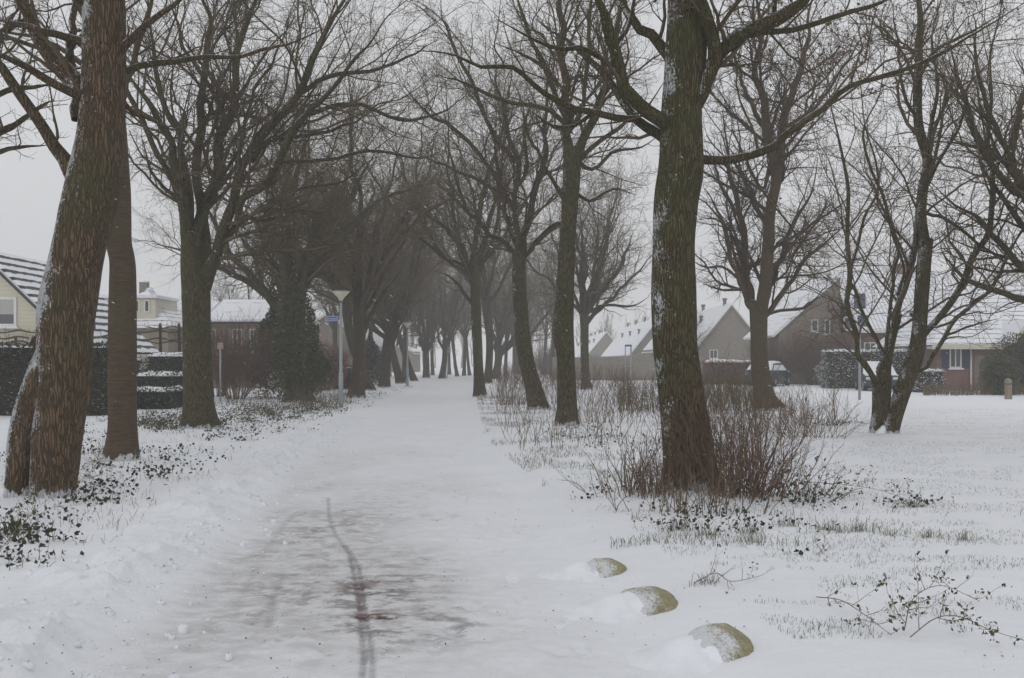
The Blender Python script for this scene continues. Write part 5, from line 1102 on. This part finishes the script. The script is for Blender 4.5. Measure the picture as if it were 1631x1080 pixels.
brush('low wiry twigs in front of the thickest tree foot', 'bare_shrub', 1100, 822, 60, 1.5, .5, .72, 'stem2', 3, lean=.3, group=SB, out=.25)
brush('arching brushwood leaning right away from the thickest tree', 'bare_shrub', 1205, 798, 64, .9, .9, 1.25, 'stem', 4, lean=.45, group=SB, out=.8, leaf=80)
brush('brown twiggy shrub just left of the thickest tree foot', 'bare_shrub', 1052, 800, 56, .7, .7, .95, 'stem', 5, lean=.25, group=SB, out=.3)
brush('sprawling low twigs at the right end of the brushwood', 'bare_shrub', 1275, 800, 34, .9, .6, .55, 'stem2', 6, lean=.8, group=SB, out=1.2, leaf=160)
brush('tall pale stems standing behind the brushwood right of the thickest tree', 'bare_shrub', 1190, 745, 40, 1.6, .8, 1.75, 'stemg', 7, lean=.22, group=SB, out=.4, r0=.008)
brush('arching pale shrub between the reddish tree and the multi-stemmed tree', 'bare_shrub', 1300, 700, 48, 1.4, .9, 1.15, 'stem2', 8, lean=.6, group='bare shrubs in the rough verge', out=.9)
brush('wiry shrub in front of the foot of the reddish brown tree', 'bare_shrub', 1225, 690, 32, 2.2, 1.2, 1.2, 'stem2', 9, lean=.45, group='bare shrubs in the rough verge', out=.6)
brush('slim solitary sapling left of the multi-stemmed tree', 'sapling', 1331, 668, 1, .12, .12, 2.0, 'stemg', 10, lean=.12, out=.1, r0=.016, cat='sapling', hv=.1)
brush('low twiggy shrub at the foot of the slender bulging trunk', 'bare_shrub', 950, 675, 46, 2.2, 1.2, 1.0, 'stem', 11, lean=.4, group='bare shrubs in the rough verge')
brush('small russet shrub at the foot of the leaning dark tree', 'bare_shrub', 812, 645, 60, 2.0, 1.4, 1.1, 'stem', 12, lean=.4, group='bare shrubs in the rough verge', r0=.008, rmin=.003)
# thickets nobody could count
def thicket(label, name, poly, n, h, mat, seed, r0=.010, rmin=.004, lv=1, lean=.3, thr=.51, hv=.35):
    g = np.random.default_rng(seed); px = g.uniform(poly[0], poly[1], n * 2); dd_ = g.uniform(poly[2], poly[3], n * 2); xx = X_(px, dd_)
    keep = (fbm(xx * .55, dd_ * .3, 0, seed, 3) > thr) & (xx - pc(dd_) > HW + .5) | (xx - pc(dd_) < -HW - .8) & (fbm(xx * .45, dd_ * .3, 0, seed, 3) > thr); xx, yy = xx[keep][:n], dd_[keep][:n]
    P0 = np.stack([xx, yy, zg(xx, yy) - .02], -1); q, r = stems(g, P0, h * g.uniform(1 - hv * 1.6, 1.15, len(xx)), lean=lean, r0=r0, r1=rmin)
    m = MB(); m.tubes(q, r, 3); Q, S_ = grow(q, r, .2, .4, 32, 4, rmin, g, t0=.3, lmax=.6); m.tubes(Q, S_, 3)
    tag(m.build(name, M[mat]), label, 'undergrowth', kind='stuff')
thicket('reddish brown undergrowth along the right verge behind the slender trees', 'undergrowth', (790, 1065, 30, 62), 650, 1.1, 'stem', 21, lean=.45, r0=.008, rmin=.0035)
thicket('thin pale stems in the verge between path and leaning tree', 'undergrowth', (800, 1060, 19, 32), 150, .9, 'stem2', 22, r0=.007, rmin=.003)
thicket('yellowish green reedy stems before the terrace houses', 'reeds', (985, 1230, 32, 48), 700, 1.1, 'stemg', 23, lean=.12)
thicket('scrub of pale bare stems around the reddish brown tree', 'undergrowth', (1120, 1360, 22, 36), 190, 1.0, 'stem2', 24, r0=.007, rmin=.003, lean=.5)
thicket('bare low stems along the left verge under the ivy tree', 'undergrowth', (360, 560, 36, 46), 300, .8, 'stem2', 25, r0=.007, rmin=.003)
thicket('misty scrub under the far avenue trees', 'undergrowth', (790, 1000, 60, 110), 800, 1.4, 'stem', 26, r0=.014, rmin=.0052)
thicket('low clipped row of snowy twigs in front of the bungalow', 'low_twigs', (1470, 1640, 49, 51.5), 700, .55, 'stem2', 27, r0=.012, rmin=.006, lean=.25, thr=.0)
# bramble sprigs lying in the snow, bottom right
def sprig(label, pts, n, leafn, seed, hz=.07, lsz=.028):
    g = np.random.default_rng(seed); P = np.array([G(*p) for p in pts]); c = cat_rom(np.concatenate([P[:, :2], (zg(P[:, 0], P[:, 1]) + hz * np.sin(np.linspace(.2, 2.9, len(P))))[:, None]], 1), 16)
    root = thing('bramble_sprig', c[0], label, 'bramble', 'bramble sprigs poking through the snow'); m = MB(); m.tubes(c[None], np.linspace(.0032, .0015, 16)[None], 6); Q, S_ = grow(c[None], np.linspace(.005, .003, 16)[None], .10, .22, 60, 5, .0016, g, trop=.06, lmax=.26, t0=.05); m.tubes(Q, S_, 4)
    Q2, S2 = grow(Q, S_, .08, .4, 50, 3, .0012, g, lmax=.12); m.tubes(Q2, S2, 3); m.build('stem', M['stem2'], root)
    A = np.concatenate([Q2[:, -1], Q[:, -1], Q[:, 2]]); A = A[g.permutation(len(A))[:leafn]]; A = A[A[:, 2] > zg(A[:, 0], A[:, 1])]; B = np.concatenate([A + g.normal(size=A.shape) * .012 for _ in range(3)])
    m = MB(); leaves(m, B, lsz, g, .6); m.build('leaves', M['leafg'], root)
sprig('leafy bramble sprig trailing right of the nearest boulder', [(1300, 965), (1340, 985), (1380, 1015), (1420, 1035)], 1, 26, 1)
sprig('largest bramble sprig with green leaves at the bottom right corner', [(1450, 1040), (1490, 1028), (1530, 1034), (1575, 1050), (1631, 1048)], 1, 40, 2, .12)
sprig('upright bramble sprig with leaf clusters left of the bottom right corner', [(1440, 1030), (1455, 1000), (1500, 975), (1560, 975)], 1, 30, 3, .14)
sprig('small dark twig lying in the snow right of the middle boulder', [(1105, 935), (1140, 930), (1165, 945), (1210, 930)], 1, 8, 4, .05, .02)
sprig('bramble sprig at the far left edge in front of the torn tree', [(-20, 915), (20, 880), (50, 850), (60, 830)], 1, 50, 5, .18)
sprig('thin leafless bramble stem arching left of the cherry-barked trunk', [(115, 795), (150, 770), (160, 745), (185, 700)], 1, 10, 6, .2)
sprig('bramble trailing along the snow between multi-stemmed tree and brushwood', [(1290, 775), (1340, 790), (1400, 800), (1460, 812)], 1, 50, 7, .1)

# ------------------------------------------------------------------ ground cover (nobody could count it)
g = np.random.default_rng(5)
def clusters(specs, name, label, mat, size, seed, hi=.09, stemmat=None, up=.8, cat='ground cover'):
    g = np.random.default_rng(seed); m = MB(); ms = MB(); A = []
    for px, py, sx_, sy_, n, cl in specs:
        c = np.stack([g.normal(px, sx_, cl), g.normal(py, sy_, cl)], -1); c = c[c[:, 1] > 612]
        if len(c) == 0: continue
        k = g.integers(0, len(c), n); P = c[k]; W_ = np.array([G(*p) for p in P]); W_[:, :2] += g.normal(size=(n, 2)) * np.array([.13, .05])
        W_[:, 2] = zg(W_[:, 0], W_[:, 1]) + np.abs(g.normal(0, hi / 2, n)) + .012; A.append(W_)
    A = np.concatenate(A); u_ = A[:, 0] - pc(A[:, 1]); A = A[(np.abs(u_) > HW + .25)]
    leaves(m, A, size, g, .85, up)
    sel = A[g.random(len(A)) < .35]; q, r = stems(g, np.stack([sel[:, 0], sel[:, 1], zg(sel[:, 0], sel[:, 1]) - .01], -1), sel[:, 2] - zg(sel[:, 0], sel[:, 1]) + .03, K=4, r0=.0035, r1=.002, lean=.5); m.tubes(q, r, 3, mi=1)
    tag(m.build(name, [M[mat], M['stem2']]), label, cat, kind='stuff')
clusters([(45, 850, 45, 20, 190, 26), (10, 880, 20, 30, 130, 14), (150, 800, 35, 12, 170, 20), (170, 775, 45, 10, 90, 14), (130, 715, 18, 22, 130, 14), (235, 755, 38, 7, 150, 18), (270, 725, 40, 6, 90, 12), (150, 700, 15, 30, 100, 12), (310, 735, 25, 5, 36, 6), (340, 695, 50, 8, 150, 20), (400, 690, 35, 6, 90, 14), (20, 760, 15, 20, 30, 6)],
         'ivy_ground_cover', 'dark green ivy leaves poking through the snow on the left verge', 'leafd', .05, 1)
clusters([(250, 672, 35, 8, 1500, 60), (300, 680, 45, 7, 900, 60), (400, 662, 50, 7, 1300, 70), (470, 655, 40, 6, 1000, 60), (500, 645, 30, 5, 700, 50), (440, 648, 50, 4, 700, 50), (560, 636, 25, 3, 200, 20), (600, 628, 25, 3, 160, 20), (640, 620, 20, 2, 100, 14), (700, 660, 0, 0, 1, 1)],
         'mixed_ground_cover', 'patchy green and yellowish ground cover under the left trees', 'leafg', .05, 2, hi=.16)
clusters([(960, 700, 30, 14, 200, 26), (905, 690, 20, 6, 80, 12), (1075, 850, 22, 7, 70, 8), (1180, 850, 45, 8, 90, 10), (1265, 800, 40, 8, 160, 16), (1290, 885, 8, 3, 8, 3), (1160, 700, 60, 20, 160, 20), (830, 640, 30, 6, 100, 12), (1330, 672, 25, 4, 260, 14), (945, 800, 10, 6, 24, 5), (1455, 813, 8, 3, 60, 2), (1415, 806, 3, 3, 12, 2), (1100, 830, 60, 12, 80, 14), (1230, 780, 50, 12, 160, 20)],
         'verge_leaves', 'scattered dark leaves in the snow around the right hand trees', 'leafd', .042, 3)
# dry grass blades through the snow
def blades(n, fpos, name, label, hmin, hmax, seed, mat='grass', wd=.0022):
    g = np.random.default_rng(seed); x, y = fpos(g, n); z = zg(x, y); k = len(x); a = g.uniform(0, 6.28, k); h = g.uniform(hmin, hmax, k); l = h * np.abs(g.normal(0, 1.0, k))
    dx, dy = np.cos(a) * l, np.sin(a) * l; b = g.uniform(0, 6.28, k); ox, oy = np.cos(b) * wd, np.sin(b) * wd
    v = np.stack([np.stack([x - ox, y - oy, z - .01], -1), np.stack([x + ox, y + oy, z - .01], -1), np.stack([x + dx * .4 + ox * .8, y + dy * .4 + oy * .8, z + h * .65], -1), np.stack([x + dx * .4 - ox * .8, y + dy * .4 - oy * .8, z + h * .65], -1), np.stack([x + dx, y + dy, z + h], -1)], 1).reshape(-1, 3)
    i = np.arange(k)[:, None] * 5; m = MB(); m.add(v, i + [0, 1, 2, 3], i + [3, 2, 4]); tag(m.build(name, M[mat]), label, 'grass', kind='stuff')
def f_lawn(g, n):
    y = 5.2 + 30 * g.random(n) ** 1.5; px = g.uniform(900, 1760, n); x = X_(px, y); u_ = x - pc(y)
    k = (fbm(x * .8, y * 1.6, 0, 91, 3) + .25 * fbm(x * 5, y * 5, 0, 92, 2) > .60) & (u_ > HW + .5) & (y > 5.9); return x[k], y[k]
blades(60000, f_lawn, 'lawn_grass', 'sparse dry grass blades showing through the snow on the right', .008, .034, 1, wd=.0017)
def f_verge(g, n):
    y = 9 + 38 * g.random(n) ** 1.2; x = pc(y) + HW + .15 + np.abs(g.normal(0, 1.5, n)); k = (fbm(x * 1.2, y * .9, 0, 93, 3) > .47); return x[k], y[k]
blades(15000, f_verge, 'verge_grass', 'grass and stalks along the right edge of the path', .02, .09, 2, wd=.003)
def f_tuft(g, n):
    cx = np.array([G(px, py)[:2] for px, py in [(1075, 855), (1090, 850), (1190, 858), (1200, 870), (1452, 815), (1130, 862), (1340, 855), (1370, 852), (1310, 850), (1255, 845), (1420, 858), (1480, 862), (1540, 868), (1120, 935)]]); k = g.integers(0, len(cx), n); return cx[k, 0] + g.normal(0, .07, n), cx[k, 1] + g.normal(0, .05, n)
blades(700, f_tuft, 'grass_tufts', 'darker grass tufts in front of the brushwood', .03, .11, 3, wd=.0025)
def f_left(g, n):
    y = 8 + 34 * g.random(n); x = pc(y) - HW - .9 - np.abs(g.normal(0, 2.2, n)); k = fbm(x * 1.2, y * 1.0, 0, 95, 3) > .52; return x[k], y[k]
blades(5000, f_left, 'left_verge_grass', 'dry stalks sticking out of the snow on the left verge', .02, .13, 4, 'stem2', .0025)
# litter of bark crumbs and leaf bits on the snow
g = np.random.default_rng(8); n = 1500; y = 5.2 + 28 * g.random(n) ** 1.7; x = X_(g.uniform(-60, 1700, n), y); k = fbm(x * .7, y * .7, 0, 55, 2) > .42; x, y = x[k], y[k]
m = MB(); leaves(m, np.stack([x, y, zg(x, y) + .010], -1), .016, g, .6, 3); tag(m.build('leaf_litter', M['deadl']), 'tiny dark bits of bark and leaf scattered on the snow', 'litter', kind='stuff')
# shovelled snow clods along the left edge of the path
g = np.random.default_rng(9); n = 1100; y = 5 + 24 * g.random(n) ** 1.6; x = pc(y) - HW - .25 + g.normal(0, .36, n); r = .006 + .032 * g.random(n) ** 5
T, Pp = np.meshgrid(np.linspace(0, 2 * np.pi, 7, endpoint=False), np.linspace(.15, np.pi - .15, 5)); ds = np.stack([np.cos(T) * np.sin(Pp), np.sin(T) * np.sin(Pp), np.cos(Pp)], -1).reshape(-1, 3)
v = ds[None] * r[:, None, None] * g.uniform(.7, 1.3, (n, 35, 1)) * g.uniform(.7, 1.3, (n, 1, 3)) + np.stack([x, y, zg(x, y) + r * .15], -1)[:, None]
ii = np.arange(4)[:, None] * 7; j = np.arange(7)[None]; j2 = (j + 1) % 7; q = np.stack([ii + j, ii + 7 + j, ii + 7 + j2, ii + j2], -1).reshape(-1, 4); q = (q[None] + (np.arange(n) * 35)[:, None, None]).reshape(-1, 4)
m = MB(); m.add(v.reshape(-1, 3), q); tag(m.build('snow_clods', M['snow']), 'lumps of shovelled snow along the left edge of the path', 'snow clods', kind='stuff')
# falling snow
g = np.random.default_rng(10); n = 2600; y = 5 + 30 * g.random(n) ** .8; x = X_(g.uniform(-30, 1660, n), y); z = EYE + (HZ - g.uniform(-20, 1000, n)) / F * y; k = z > .1; x, y, z = x[k], y[k], z[k]; n = len(x)
P = np.stack([np.stack([x, y, z], -1), np.stack([x + .007, y, z - .004], -1), np.stack([x + .014, y, z - .008], -1)], 1); m = MB(); m.tubes(P, np.tile([.0009, .0017, .0009], (n, 1)) * g.uniform(.6, 1.2, n)[:, None], 4, True); tag(m.build('snowflakes', M['snow']), 'fine snowflakes drifting through the air', 'snowflakes', kind='stuff')

# ------------------------------------------------------------------ haze
hz = bpy.data.materials.new('haze'); hz.use_nodes = True; t = hz.node_tree; t.nodes.clear()
vo = t.nodes.new('ShaderNodeVolumePrincipled'); vo.inputs['Density'].default_value = HAZE; vo.inputs['Color'].default_value = (.97, .965, .965, 1); vo.inputs['Anisotropy'].default_value = .3
oo = t.nodes.new('ShaderNodeOutputMaterial'); t.links.new(vo.outputs[0], oo.inputs['Volume'])
M['haze'] = hz; hz.cycles.homogeneous_volume = True
m = MB(); m.box(-2700, 2700, -150, 2500, -1.2, 24); tag(m.build('haze', M['haze'], smooth=False), 'pale snowy haze filling the air', 'haze', kind='stuff')
